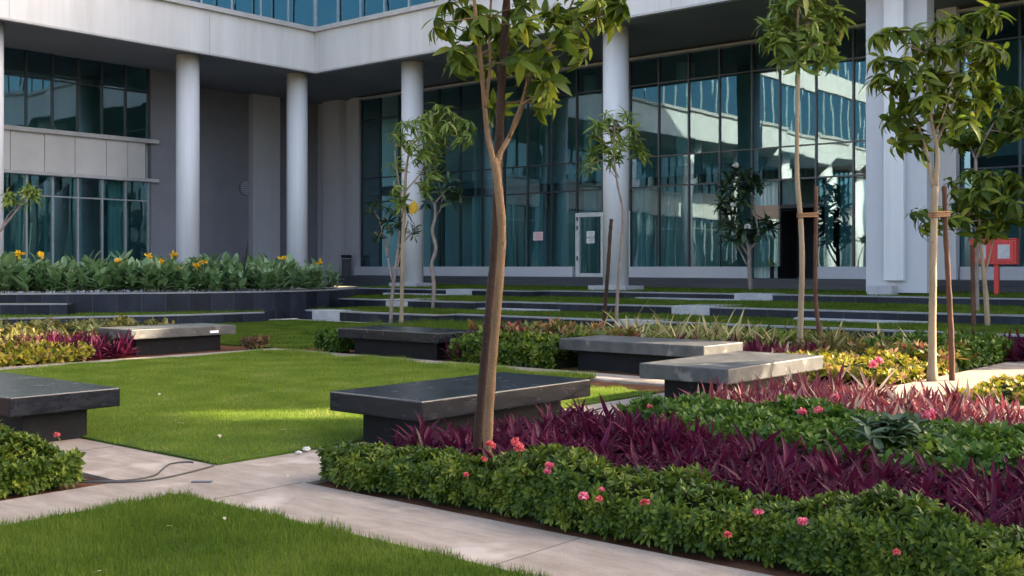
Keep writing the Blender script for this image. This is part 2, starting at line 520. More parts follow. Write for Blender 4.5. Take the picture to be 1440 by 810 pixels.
M['yellow_leaf'] = leaf_mat('yellow leaves', [(0.0, (0.090, 0.115, 0.012)), (0.4, (0.22, 0.20, 0.015)), (0.8, (0.34, 0.26, 0.03)), (1.0, (0.40, 0.20, 0.12))], 0.5, 0.3, 0.2)
M['olive_leaf'] = leaf_mat('olive leaves', [(0.0, (0.065, 0.070, 0.016)), (0.6, (0.15, 0.135, 0.030)), (1.0, (0.25, 0.19, 0.06))], 0.45, 0.25, 0.35)
M['croton'] = leaf_mat('croton leaves', [(0.0, (0.05, 0.085, 0.014)), (0.45, (0.13, 0.14, 0.025)), (0.7, (0.25, 0.15, 0.035)), (0.88, (0.28, 0.075, 0.04)), (1.0, (0.13, 0.02, 0.04))], 0.45, 0.2, 0.3)
M['brown_leaf'] = leaf_mat('red brown leaves', [(0.0, (0.05, 0.045, 0.012)), (0.5, (0.12, 0.07, 0.025)), (1.0, (0.22, 0.09, 0.05))], 0.5, 0.2, 0.3)
M['variegated'] = leaf_mat('cream striped leaves', [(0.0, (0.16, 0.14, 0.045)), (0.5, (0.34, 0.27, 0.11)), (1.0, (0.50, 0.40, 0.20))], 0.45, 0.2, 0.3)
M['canna'] = leaf_mat('canna leaves', [(0.0, (0.055, 0.125, 0.042)), (0.5, (0.145, 0.245, 0.098)), (0.88, (0.24, 0.33, 0.155)), (1.0, (0.36, 0.34, 0.09))], 0.34, 0.3, 0.55, large=1.0)
M['frangi'] = leaf_mat('frangipani leaves', [(0.0, (0.014, 0.034, 0.012)), (0.6, (0.032, 0.062, 0.024)), (1.0, (0.080, 0.115, 0.048))], 0.45, 0.2, 0.35)
M['tree_dark'] = leaf_mat('broad tree leaves', [(0.0, (0.038, 0.066, 0.008)), (0.45, (0.085, 0.130, 0.013)), (0.85, (0.17, 0.215, 0.024)), (1.0, (0.28, 0.27, 0.03))], 0.52, 0.52, 0.2)
M['tree_light'] = leaf_mat('light tree leaves', [(0.0, (0.075, 0.125, 0.018)), (0.5, (0.140, 0.205, 0.030)), (0.9, (0.21, 0.265, 0.050)), (1.0, (0.32, 0.29, 0.07))], 0.45, 0.4, 0.3)
M['flower_pink'] = leaf_mat('pink petals', [(0.0, (0.62, 0.07, 0.12)), (0.6, (0.74, 0.16, 0.24)), (1.0, (0.80, 0.38, 0.42))], 0.5, 0.3, 0.3)
M['flower_red'] = leaf_mat('coral petals', [(0.0, (0.52, 0.05, 0.06)), (1.0, (0.72, 0.17, 0.17))], 0.5, 0.3, 0.3)
M['flower_yellow'] = leaf_mat('yellow petals', [(0.0, (0.80, 0.42, 0.02)), (0.6, (0.85, 0.58, 0.03)), (1.0, (0.80, 0.34, 0.02))], 0.5, 0.3, 0.3)
M['dead_leaf'] = leaf_mat('dry leaf', [(0.0, (0.30, 0.24, 0.13)), (1.0, (0.55, 0.50, 0.36))], 0.7, 0.2, 0.2)
M['yellow_dead'] = leaf_mat('yellowed leaf', [(0.0, (0.62, 0.36, 0.03)), (1.0, (0.72, 0.46, 0.05))], 0.5, 0.35, 0.3)

exec_parts = []

# ================================================================== ground, soil, paths, lawns
def struct(mb, name, mat, **kw):
    o = mb.build(name, mat, **kw)
    return tag(o, kind='structure')

g = MB(); g.quad((-900, -900, -0.06), (900, -900, -0.06), (900, 900, -0.06), (-900, 900, -0.06))
struct(g, 'ground', M['far_ground'])
nx, ny = 110, 110
gx, gy = np.meshgrid(np.linspace(-4, 20.4, nx), np.linspace(-8, 27, ny), indexing='ij')
gz = -0.02 + 0.010 * lump(gx * 2, gy * 2)
V = np.stack([gx, gy, gz], -1).reshape(-1, 3)
idx = np.arange(nx * ny).reshape(nx, ny)
F = np.stack([idx[:-1, :-1], idx[1:, :-1], idx[1:, 1:], idx[:-1, 1:]], -1).reshape(-1, 4)
tag(link('garden_soil', mesh_arrays('garden_soil', V, F), M['soil'], smooth=True), kind='structure')

pm = MB()
for r in ((4.07, 4.86, -8, 16.3), (-6, 4.07, 6.27, 7.0), (4.86, 11.85, 5.98, 7.0), (4.86, 11.85, 15.62, 16.3), (11.85, 12.55, -8, 16.3)):
    pm.box(r[0], r[1], r[2], r[3], -0.05, 0.006)
pm.prism([(12.55, 4.5), (16.2, 4.35), (20.3, 4.6), (20.3, 5.15), (16.5, 5.15), (12.55, 5.2)], -0.05, 0.006)
struct(pm, 'path', M['path'])
jm = MB()
for y in np.arange(-6, 16, 2.4):
    jm.box(4.075, 4.855, y, y + 0.008, 0.0, 0.0085)
for x in np.arange(-4.6, 4.0, 2.4):
    jm.box(x, x + 0.008, 6.275, 6.995, 0.0, 0.0085)
struct(jm, 'path_joint', M['path_joint'])

def lawn(name, poly, z0=-0.03, z1=0.022):
    return struct(MB().prism(poly, z0, z1), name, M['turf'])
lawn('lawn', [(-6, -6), (4.06, -6), (4.06, 6.26), (-6, 6.26)])
lawn('lawn', [(4.87, 7.02), (10.95, 7.02), (11.05, 8.9), (11.4, 9.35), (11.84, 9.5), (11.84, 15.6), (4.87, 15.6)])
lawn('lawn', [(12.56, 16.4), (19.6, 15.6), (19.6, 26), (12.56, 26)], z1=0.015)
lawn('lawn', [(12.56, -6), (15.5, -6), (15.5, 4.3), (12.56, 4.3)], z1=0.012)
k = MB()
k.box(12.0, 19.6, 24.4, 24.55, -0.03, 0.05)
k.box(19.40, 19.60, 19.2, 24.4, -0.03, 0.03)
struct(k, 'kerb', M['kerb'])

def blades(name, n, region, h, wdt, mat, zf, lean=0.45, edge=None):
    """grass blades over region=(x0,x1,y0,y1): one triangle each; edge(x,y) keeps or drops a root"""
    x0, x1, y0, y1 = region
    x, y = rng.uniform(x0, x1, n), rng.uniform(y0, y1, n)
    z = zf(x, y) if callable(zf) else np.full(n, float(zf))
    P = np.stack([x, y, z], -1)
    ok = seen(P, 380)
    if edge is not None:
        ok &= edge(x, y)
    P = P[ok]
    n = len(P)
    az = rng.uniform(0, 2 * np.pi, n)
    hh = h * rng.uniform(0.45, 1.25, n) * (1 + 0.30 * lump(P[:, 0] * 1.7, P[:, 1] * 1.7))
    ln = hh * rng.normal(0, lean, n)
    sx, sy = np.cos(az), np.sin(az)
    base1 = P + np.stack([sx, sy, 0 * sx], -1) * (wdt / 2)
    base2 = P - np.stack([sx, sy, 0 * sx], -1) * (wdt / 2)
    l2 = rng.uniform(0, 2 * np.pi, n)
    tip = P + np.stack([ln * np.cos(l2), ln * np.sin(l2), hh], -1)
    V = np.stack([base1, base2, tip], 1).reshape(-1, 3)
    F = np.arange(3 * n).reshape(-1, 3)
    o = link(name, mesh_arrays(name, V, F), mat)
    return tag(o, None, None, None, 'stuff')

wob = lambda x, y, a, b: 0.03 * np.sin(x * 7 + y * 9 + a) + 0.025 * np.sin(x * 17 - y * 13 + b)
tag(blades('grass', 260000, (-1.2, 4.09, 0.4, 6.29), 0.055, 0.0052, M['grass'], 0.015,
           edge=lambda x, y: (x < 4.06 + wob(x, y, 0, 1)) & (y < 6.26 + wob(x, y, 2, 3))), 'bright green grass of the nearest lawn corner', 'grass')
tag(blades('grass', 330000, (4.85, 11.9, 6.98, 15.66), 0.034, 0.0065, M['grass_lawn'], 0.015,
           edge=lambda x, y: (x > 4.88 + wob(x, y, 0, 1)) & (y > 7.04 + wob(x, y, 2, 3)) & ~((x > 11.0 + wob(x, y, 0, 1) * 4) & (y < 9.3))),
    'mown grass of the square lawn between the benches', 'grass')
# rough taller fringe along the far and left edges of the square lawn
tag(blades('grass', 30000, (11.45, 11.95, 8.6, 15.7), 0.085, 0.008, M['grass_lawn'], 0.01,
           edge=lambda x, y: rng.uniform(0, 1, len(x)) < 0.55 + 0.45 * np.sin(y * 3.1)), 'rough fringe of taller grass at the far lawn edge', 'grass')
tag(blades('grass', 26000, (5.0, 11.8, 15.35, 15.68), 0.045, 0.008, M['grass_lawn'], 0.01,
           edge=lambda x, y: rng.uniform(0, 1, len(x)) < 0.5 + 0.5 * np.sin(x * 2.3)), 'rough fringe of taller grass by the narrow back path', 'grass')
tag(blades('grass', 150000, (12.56, 19.5, 15.6, 24.4), 0.04, 0.010, M['grass'], 0.01), 'grass of the small lawn before the curved planter', 'grass')
tag(blades('grass', 25000, (12.6, 15.4, 0, 4.3), 0.05, 0.010, M['grass'], 0.01), 'grass beyond the pink leaved plants', 'grass')

# ================================================================== terraces of turf with granite risers
def front_wall(front, z0, z1, label, thick=0.22, matn='tile', left_cap=True):
    """front: list of (x, y) from right (small y) to left; the wall's body lies at larger x"""
    t = thing('terrace_wall', (front[0][0], (front[0][1] + front[-1][1]) / 2, z0), label, 'terrace wall')
    back = [(x + thick, y) for x, y in front]
    poly = list(front) + back[::-1]
    MB().prism(poly, z0 - 0.02, z1 - 0.035).build('riser', M[matn], t)
    f2 = [(x - 0.015, y) for x, y in front]
    MB().prism(f2 + [(x + thick + 0.02, y) for x, y in front][::-1], z1 - 0.033, z1 + 0.004).build('coping', M['coping'], t, bevel=0.006)
    return t

Z1, Z2, Z3, ZF = 0.29, 0.51, 0.71, 1.10
F1 = [(20.9, -9), (20.55, 9), (20.45, 19.2), (19.7, 19.25), (19.7, 24.2)]
F2 = [(24.0, -9), (23.7, 8), (23.6, 20.6), (22.7, 20.65), (22.6, 27.5)]
F3 = [(29.0, -9), (28.8, 14), (28.5, 22.5), (27.6, 22.55), (27.5, 33)]
front_wall(F1, 0, Z1, 'lowest black granite terrace wall beyond the planting beds')
front_wall(F2, Z1, Z2, 'middle black granite terrace wall between two strips of turf')
front_wall(F3, Z2, Z3, 'topmost black granite terrace wall below the entrance steps')
def turf(front, x_back, ymax, z0, z1, slope=0.0):
    ins = [(x + 0.2, y) for x, y in front]
    poly = ins + [(x_back, ins[-1][1]), (x_back, ins[0][1])]
    zt = (lambda p: z1 + slope * (p[0] - front[0][0])) if slope else z1
    struct(MB().prism(poly, z0, zt), 'lawn', M['turf'])
turf(F1, 33.60, 24, -0.03, Z1 - 0.012)
turf(F2, 33.62, 28, -0.034, Z2 - 0.012)
turf(F3, 33.64, 33, -0.038, Z3 - 0.012, 0.015)
tag(blades('grass', 90000, (19.9, 24.0, -1, 24.4), 0.06, 0.014, M['grass'], Z1 - 0.012,
           edge=lambda x, y: x > np.where(y > 19.2, 19.92, 20.7)), 'grass strip on the lowest terrace', 'grass')
tag(blades('grass', 80000, (22.8, 29.0, 0, 28), 0.06, 0.016, M['grass'], Z2 - 0.012,
           edge=lambda x, y: x > np.where(y > 20.6, 22.9, 23.85)), 'grass strip on the middle terrace', 'grass')
tag(blades('grass', 60000, (27.8, 32.6, 2, 32), 0.06, 0.018, M['grass'], lambda x, y: Z3 - 0.012 + 0.015 * (x - 29.0),
           edge=lambda x, y: x > np.where(y > 22.5, 27.8, 28.9)), 'grass strip on the highest terrace', 'grass')

# white granite step blocks let into the risers, long white slabs lying on the turf in front of them
def white_step(px0, px1, x, z0, z1, depth, label):
    ya, yb = sorted((y_on(px0, x), y_on(px1, x)))
    o = MB().box(x - 0.03, x + depth, ya, yb, z0 - 0.01, z1 + 0.014).build('step_block', M['white_stone'], None, (x, ya, z0), bevel=0.012)
    tag(o, label, 'step block', 'white granite step blocks in the terrace walls')
white_step(440, 478, 19.7, 0, Z1, 0.75, 'white step block at the foot of the curved planter')
white_step(865, 921, 20.5, 0, Z1, 0.75, 'white step block behind the spiky striped plants')
white_step(538, 574, 22.68, Z1, Z2, 1.5, 'white step block behind the thin pale tree trunk')
white_step(945, 998, 23.65, Z1, Z2, 1.7, 'white step block in the middle terrace wall right of the spiky plants')
white_step(628, 663, 27.55, Z2, Z3, 0.9, 'small white step block in the top terrace wall left of the big trunk')
white_step(1033, 1086, 28.75, Z2, Z3, 1.3, 'white step block below the black doorway')
def white_slab(px0, px1, x0, x1, z, label):
    xa = (x0 + x1) / 2
    ya, yb = sorted((y_on(px0, xa), y_on(px1, xa)))
    o = MB().prism([(x0, ya + 1.1), (x1, ya), (x1, yb), (x0 + 0.25, yb - 0.2)], z - 0.03, z + 0.045).build('stone_slab', M['white_stone'], None, (xa, ya, z), bevel=0.01)
    tag(o, label, 'stone slab', 'long white slabs on the terrace turf')
white_slab(640, 776, 22.75, 23.5, Z1, 'long white slab behind the big forked tree')
white_slab(1108, 1296, 22.75, 23.55, Z1, 'long white slab right of the slim tied tree')
white_slab(888, 1033, 27.9, 28.6, Z2, 'long white slab left of the topmost step block')
white_slab(533, 630, 26.9, 27.4, Z2, 'long white slab between the thin trees')
white_slab(1345, 1475, 19.75, 20.5, 0, 'white slab beside the low dark hedge on the right')
white_slab(735, 862, 19.8, 20.4, 0, 'white slab in front of the lowest terrace wall')

# lower terraces on the left, before the planter
lw = [at_z(0, 464, 0)[:2], at_z(140, 461, 0)[:2], at_z(260, 458, 0)[:2], at_z(372, 453.5, 0)[:2]]
lw[0] = lw[1] + (lw[1] - lw[2]) * 1.8
nrm_ = unit(np.array([FWD[0], FWD[1]])[None])[0]
t = thing('terrace_wall', (*lw[1], 0), 'low granite terrace wall in front of the curved planter', 'terrace wall')
MB().prism([tuple(p) for p in lw[::-1]] + [tuple(p + nrm_ * 0.2) for p in lw], -0.02, 0.245).build('riser', M['tile'], t)
MB().prism([tuple(p - nrm_ * 0.015) for p in lw[::-1]] + [tuple(p + nrm_ * 0.22) for p in lw], 0.247, 0.285).build('coping', M['coping'], t, bevel=0.006)
lb = [tuple(p + nrm_ * 0.18) for p in lw[::-1]] + [tuple(p + nrm_ * (4.2 - 1.1 * i)) for i, p in enumerate(lw)]
struct(MB().prism(lb, -0.03, 0.272), 'lawn', M['turf'])
def in_left(x, y):
    d = x * FWD[0] + y * FWD[1]; s = x * RGT[0] + y * RGT[1]
    px = CX + FPX * s / d
    i0 = np.interp(px, [-120, 0, 140, 260, 372], [np.dot(p, FWD[:2]) for p in (lw[0], lw[0], lw[1], lw[2], lw[3])])
    return (d > i0 + 0.22) & (d < 31.5) & (px < 372)
tag(blades('grass', 60000, (4, 22, 18, 32), 0.05, 0.014, M['grass'], 0.27, edge=in_left), 'narrow grass strip before the curved planter', 'grass')
uw = [at_d(-140, 400, 27.7)[:2], at_d(95, 400, 27.9)[:2]]
tg_ = unit((lw[3] - lw[2])[None])[0]
MB().prism([tuple(lw[3] + tg_ * .003), tuple(lw[3] + nrm_ * 1.3 + tg_ * .003), tuple(lw[3] + nrm_ * 1.3 - tg_ * .2), tuple(lw[3] + nrm_ * .2 - tg_ * .2)][::-1], -0.02, 0.287).build('end_wall', M['tile'], t)
t = thing('terrace_wall', (*uw[1], 0.27), 'short upper terrace wall at the left end of the planter', 'terrace wall')
MB().prism([tuple(uw[1]), tuple(uw[0]), tuple(uw[0] + nrm_ * 0.2), tuple(uw[1] + nrm_ * 0.2)][::-1], 0.25, 0.525).build('riser', M['tile'], t)
MB().prism([tuple(uw[1] - nrm_ * .015), tuple(uw[0] - nrm_ * .015), tuple(uw[0] + nrm_ * 0.22), tuple(uw[1] + nrm_ * 0.22)][::-1], 0.527, 0.56).build('coping', M['coping'], t)
MB().prism([tuple(uw[1]), tuple(uw[1] + nrm_ * .6), tuple(uw[1] + nrm_ * .6 - RGT[:2] * .14), tuple(uw[1] + nrm_ * .2 - RGT[:2] * .14)][::-1], 0.25, 0.562).build('end_wall', M['tile'], t)
struct(MB().prism([tuple(uw[1] + nrm_ * .19 - RGT[:2] * .15), tuple(uw[0] + nrm_ * .19), tuple(uw[0] + nrm_ * 2), tuple(uw[1] + nrm_ * .5 - RGT[:2] * .15)][::-1], 0.25, 0.55), 'lawn', M['turf'])

# ================================================================== curved planter
PT = 0.80
pl_px = [(-160, 28.0), (0, 28.6), (120, 29.1), (220, 29.6), (300, 30.3), (360, 31.0), (410, 31.9), (445, 32.9), (472, 34.0), (490, 35.2), (501, 36.6)]
pf = [at_d(p, 400, d)[:2] for p, d in pl_px]
def smooth2(pts, k=5):
    out = []
    P = [pts[0]] + list(pts) + [pts[-1]]
    for i in range(1, len(P) - 2):
        for j in range(k):
            s = j / k
            a, b, c, d = P[i - 1], P[i], P[i + 1], P[i + 2]
            out.append(0.5 * ((2 * b) + (c - a) * s + (2 * a - 5 * b + 4 * c - d) * s * s + (3 * b - a - 3 * c + d) * s ** 3))
    out.append(P[-2])
    return out
pf = smooth2([np.array(p) for p in pf])
def offs(pts, o):
    out = []
    for i, p in enumerate(pts):
        tg = pts[min(i + 1, len(pts) - 1)] - pts[max(i - 1, 0)]
        tg = tg / np.linalg.norm(tg)
        out.append(p + o * np.array([-tg[1], tg[0]]))
    return out
planter = thing('planter', (*pf[25], 0), 'long curved planter of dark granite tiles holding broad leaved plants', 'planter')
def curved_strip(a, c, z0, z1):
    """a wall along a curve, from quads: outer face, top, inner face"""
    m, run = MB(), 0.0
    for p, q, p2, q2 in zip(a[:-1], a[1:], c[:-1], c[1:]):
        L = math.dist(p, q); uv = ((run, 0), (run + L, 0), (run + L, 1), (run, 1)); run += L
        m.quad((*p, z0), (*q, z0), (*q, z1), (*p, z1), uv)
        m.quad((*p, z1), (*q, z1), (*q2, z1), (*p2, z1), uv)
        m.quad((*q2, z0), (*p2, z0), (*p2, z1), (*q2, z1), uv)
    for p, p2 in ((a[0], c[0]), (a[-1], c[-1])):
        m.quad((*p, z0), (*p2, z0), (*p2, z1), (*p, z1), ((0, 0), (.2, 0), (.2, 1), (0, 1)))
    return m
# the curve runs from left to right, so the planter's inside lies on its left hand
curved_strip(pf, offs(pf, 0.22), -0.02, PT - 0.035).build('planter_wall', M['tile'], planter)
curved_strip(offs(pf, -0.015), offs(pf, 0.25), PT - 0.033, PT + 0.004).build('coping', M['coping'], planter)
curved_strip(offs(pf, 0.21), offs(pf, 2.0), 0.1, PT - 0.05).build('soil', M['soil'], planter)

# ================================================================== the office building
ZS, ZT = 9.45, 11.05                       # soffit and top of the white fascia
UF, VF = 28.9, 34.9                         # fascia planes of the right wing (X) and the left wing (Y)
UG, VG = 34.8, 39.75                        # glass planes
ROOF = 20.5
b = thing('office_building', (UF, VF, 0), 'large pale office building with deep white fascia and teal glass behind round columns', 'building')
B = lambda: MB()
Y0 = -5.8                                   # the right wing's near end
XL = -26.0                                  # the left wing's far end
# fascias with fine joints: separate boxes butted with an 8 mm gap
m = B()
cuts = [Y0, -1.5, 5, 11.5, 18, 24.5, VF]
for a_, c_ in zip(cuts[:-1], cuts[1:]):
    m.box(UF, UF + 0.45, a_ + 0.006, c_ - 0.006, ZS, ZT - 0.02)
m.build('fascia', M['plaster'], b)
m = B()
xs_j = x_on(295, VF)
cuts = [XL] + list(np.arange(XL + (xs_j - XL) % 7.5, xs_j + 0.1, 7.5)) + [UF + 0.45]
for a_, c_ in zip(cuts[:-1], cuts[1:]):
    m.box(a_ + 0.006, c_ - 0.006, VF + 0.002, VF + 0.45, ZS, ZT - 0.02)
m.build('fascia', M['plaster'], b)
m = B(); m.box(UF - 0.14, UF + 0.5, Y0, VF - 0.14, ZT - 0.02, ZT + 0.16); m.box(XL, UF + 0.5, VF - 0.14, VF + 0.5, ZT - 0.02, ZT + 0.16)
m.build('ledge', M['sill'], b)
m = B(); m.box(UF - 0.02, UF + 0.06, Y0, VF - 0.02, ZS - 0.07, ZS - 0.002); m.box(XL, UF + 0.06, VF - 0.02, VF + 0.06, ZS - 0.07, ZS - 0.002)
m.build('drip_edge', M['sill'], b)
m = B(); m.box(UF + 0.46, 41.2, Y0, VF + 0.44, ZS + 0.03, ZS + 0.25); m.box(XL, 41.2, VF + 0.46, 44.2, ZS + 0.03, ZS + 0.25)
m.build('soffit', M['soffit'], b)
# upper storeys
def band_wall(axis, z0, z1, lo, hi, step, matg, frame_mat, plane, inward):
    """glazed band: mullion frame and glass; axis 'y' = right wing (plane is X), 'x' = left wing (plane is Y)"""
    f, gl = MB(), MB()
    n = int(round((hi - lo) / step))
    st = (hi - lo) / n
    for i in range(n + 1):
        c = lo + i * st
        a0, a1 = (plane - 0.05, plane + 0.06)
        if axis == 'y': f.box(a0, a1, c - 0.03, c + 0.03, z0, z1)
        else: f.box(c - 0.03, c + 0.03, a0, a1, z0, z1)
    for i in range(n):
        c0, c1 = lo + i * st + 0.03, lo + (i + 1) * st - 0.03
        e = random.uniform(-.004, .004), random.uniform(-.004, .004)
        if axis == 'y': gl.quad((plane + e[0], c1, z0), (plane, c0, z0), (plane + e[1], c0, z1), (plane, c1, z1))
        else: gl.quad((c0, plane + e[0], z0), (c1, plane, z0), (c1, plane + e[1], z1), (c0, plane, z1))
    w_ = f.build('window_band', frame_mat, b)
    gl.build('glass', matg, w_)
    return w_
band_wall('y', ZT + 0.16, 14.4, 1.2, VF + 0.06, 1.35, M['glass_upper'], M['alu'], UF + 0.12, 1)
band_wall('x', ZT + 0.16, 14.4, XL, UF + 0.06, 1.35, M['glass_upper'], M['alu'], VF + 0.12, 1)
m = B(); m.box(UF - 0.05, UF + 0.5, 1.2, VF - 0.05, 14.4, 15.8); m.box(XL, UF + 0.5, VF - 0.05, VF + 0.5, 14.4, 15.8)
m.build('upper_fascia', M['plaster'], b)
band_wall('y', 15.8, 19.0, 1.2, VF + 0.06, 1.35, M['glass_upper'], M['alu'], UF + 0.12, 1)
band_wall('x', 15.8, 19.0, XL, UF + 0.06, 1.35, M['glass_upper'], M['alu'], VF + 0.12, 1)
m = B(); m.box(UF - 0.05, UF + 0.5, Y0, VF - 0.05, 19.0, ROOF); m.box(XL, UF + 0.5, VF - 0.05, VF + 0.5, 19.0, ROOF)
m.build('parapet', M['plaster'], b)
m = B(); m.box(UF + 0.8, 46, 5, 46, ZS + 0.27, ROOF - 0.4)
m.box(UF + 0.8, 31, Y0 + 0.02, 4.99, ZS + 0.27, 12.0); m.box(UF + 0.8, 31, Y0 + 0.02, 4.99, 16.0, ROOF - 0.4)
m.box(UF + 0.8, 31, 1.3, 4.99, 12.01, 15.99); m.box(UF + 0.8, 31, Y0 + 0.02, -3.0, 12.01, 15.99); m.box(UF + 0.8, 31, -2.99, -0.2, 12.01, 13.0)  # gap between these unseen boxes is shaped to let sun onto the left bed
m.box(XL + 0.02, UF + 0.78, VF + 0.8, 46, ZS + 0.27, ROOF - 0.4)
m.box(41, 46, Y0 + 0.02, 46, -0.05, ZS + 0.26); m.box(UF, 41, Y0 - 0.3, Y0 - 0.005, -0.05, ZS + 0.26)
m.build('inner_wall', M['interior'], b)
# columns
def column(x, y, z0, plinth=False):
    c = MB().cyl(x, y, z0, ZS + 0.02, 0.43, 48).build('column', M['column'], b, smooth=False)
    c.data.polygons.foreach_set('use_smooth', [len(p.vertices) == 4 for p in c.data.polygons])
    if plinth:
        MB().box(x - 0.55, x + 0.55, y - 0.75, y + 0.75, z0 - 0.35, z0 + 0.02).build('plinth', M['white_stone'], b, bevel=0.01)
UC = 30.2
for px in (580, 866):
    column(UC, y_on(px, UC), 0.85, True)
for x in (28.95, x_on(264, 36.1), x_on(-15, 36.1), 9.6, 3.0, -4.0, -11.0, -18.0):
    column(x, 36.1, 0.3)
column(UC, 1.0, 0.85, True)
# cross shaped pier
yc0, yc1 = 10.55, 12.25
MB().box(29.92, 30.5, yc0, yc1, 0.78, ZS + 0.02).build('pier', M['palewall2'], b, bevel=0.01)
MB().box(29.76, 29.918, 11.13, 11.68, 1.12, ZS + 0.01).build('pier_rib', M['column'], b, bevel=0.006)
MB().box(29.5, 30.1, 11.35, 12.05, 0.55, 0.98).build('plinth', M['white_stone'], b, bevel=0.012)
# right wing glass wall
def fill(a, c, n): return [a + (c - a) * i / n for i in range(n)]
E1, E0 = 26.0, 23.46                        # glass door bay
D2, D1, D0 = y_on(1058, UG), y_on(1097, UG), y_on(1148, UG)    # entrance: side light, then the dark opening
ym = fill(38.6, E1, 10) + fill(E1, E0, 2) + fill(E0, D2, 4) + [D2, D1] + fill(D0, 12.05, 3) + fill(12.05, -5.75, 14) + [-5.75]
rows = [1.5, 4.5, 5.62, 8.35, ZS + 0.03]
fr, gl = MB(), MB()
for y in ym:
    fr.box(UG - 0.06, UG + 0.07, y - 0.028, y + 0.028, 1.5, ZS + 0.03)
fr.box(UG - 0.055, UG + 0.065, -5.7, 38.55, ZS - 0.06, ZS + 0.02)
for i in range(len(ym) - 1):
    y1, y0 = ym[i], ym[i + 1]
    for z in rows[1:4]:
        fr.box(UG - 0.05, UG + 0.06, y0 + 0.03, y1 - 0.03, z - 0.025, z + 0.025)
    for z0, z1 in zip(rows[:-1], rows[1:]):
        if z0 < 2 and (E0 - 0.1 < (y0 + y1) / 2 < E1 + 0.1):
            continue
        if z0 < 2 and abs((y0 + y1) / 2 - (D0 + D1) / 2) < 0.2:
            continue
        if z0 < 2 and abs((y0 + y1) / 2 - (D1 + D2) / 2) < 0.2:
            z1 = 3.15
        e = [random.gauss(0, 0.0035) for _ in range(4)]
        gl.quad((UG + e[0], y1 - .03, z0), (UG + e[1], y0 + .03, z0), (UG + e[2], y0 + .03, z1), (UG + e[3], y1 - .03, z1))
ww = fr.build('window_wall', M['mullion'], b)
gl.build('glass', M['glass'], ww)
m = B()
m.box(UG - 0.22, UG + 0.1, E1 + 0.08, 38.9, ZF - 0.1, 1.5)
m.box(UG - 0.22, UG + 0.1, D2 + 0.06, E0 - 0.08, ZF - 0.1, 1.5)
m.box(UG - 0.22, UG + 0.1, 12.0, D0 - 0.06, ZF - 0.1, 1.5)
m.box(UG - 0.22, UG + 0.1, -5.75, 11.2, ZF - 0.1, 1.5)
m.build('base_band', M['palewall2'], b, bevel=0.01)
MB().box(UG - 0.3, UG + 0.02, -5.75, 38.6, ZS - 0.14, ZS - 0.062).build('cornice_strip', M['sill'], b)
MB().box(UG - 0.4, UG - 0.07, y_on(1346, UG - .3), y_on(1318, UG - .3), ZF, ZS + 0.02).build('pilaster', M['column'], b, bevel=0.008)
# glass double door with white frame
dr = MB()
z0, z1 = ZF + 0.08, 3.62
dr.box(UG - 0.1, UG + 0.08, E1 - 0.17, E1 + 0.02, ZF, z1); dr.box(UG - 0.1, UG + 0.08, E0 - 0.02, E0 + 0.17, ZF, z1)
dr.box(UG - 0.1, UG + 0.08, E0 + 0.17, E1 - 0.17, z1 - 0.17, z1); dr.box(UG - 0.08, UG + 0.06, E0 + 0.17, E1 - 0.17, ZF, z0 + 0.06)
ymid = (E0 + E1) / 2
dr.box(UG - 0.08, UG + 0.06, ymid - 0.08, ymid + 0.08, z0 + 0.06, z1 - 0.17)
door = dr.build('door', M['door_white'], b, bevel=0.006)
g2 = MB(); g2.quad((UG, E1 - .17, z0 + .06), (UG, E0 + .17, z0 + .06), (UG, E0 + .17, z1 - .17), (UG, E1 - .17, z1 - .17))
g2.quad((UG, E1, z1 + .02), (UG, E0, z1 + .02), (UG, E0, 4.47), (UG, E1, 4.47))
g2.build('door_glass', M['glass'], door)
for z in (1.75, 2.95, 3.3):
    for ya in (E1 - 0.12, E0 + 0.05):
        MB().box(UG - 0.13, UG - 0.101, ya, ya + 0.07, z, z + 0.16).build('hinge', M['iron'], door)
# dark entrance beside a side light with a brown panel over it
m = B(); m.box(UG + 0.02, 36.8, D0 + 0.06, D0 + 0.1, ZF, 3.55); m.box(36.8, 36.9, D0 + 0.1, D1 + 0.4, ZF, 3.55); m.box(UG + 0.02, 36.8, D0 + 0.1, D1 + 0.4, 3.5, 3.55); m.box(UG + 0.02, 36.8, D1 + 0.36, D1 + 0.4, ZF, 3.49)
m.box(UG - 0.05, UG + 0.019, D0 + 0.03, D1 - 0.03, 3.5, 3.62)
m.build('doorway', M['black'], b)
MB().box(UG - 0.04, UG + 0.02, D1 + 0.03, D2 - 0.03, 3.16, 3.62).build('brown_panel', M['brown'], b)
# pale walls between the glass and the inner corner
m = B()
m.box(UG - 0.10, 36, 38.72, 39.32, 0.6, ZS + 0.02); m.box(UG + 0.25, 36, 39.32, 40.0, 0.6, ZS + 0.02); m.box(UG - 0.2, 36, 40.0, 41.2, 0.6, ZS + 0.02); m.box(UG + 0.15, 36, 41.2, 42.6, 0.6, ZS + 0.02)
m.build('pilaster', M['palewall'], b)
xw = x_on(250, 39.9)
m = B()
m.box(24.36, xw + 0.2, 39.6, 44, 0.2, ZS + 0.02); m.box(xw + 0.2, 36, 42.0, 44, 0.2, ZS + 0.02)
m.build('recessed_wall', M['greywall'], b)
m = B(); m.box(x_on(355, 41.7), x_on(393, 41.7), 41.65, 41.99, 0.2, ZS + 0.02)
m.build('pilaster', M['palewall'], b)
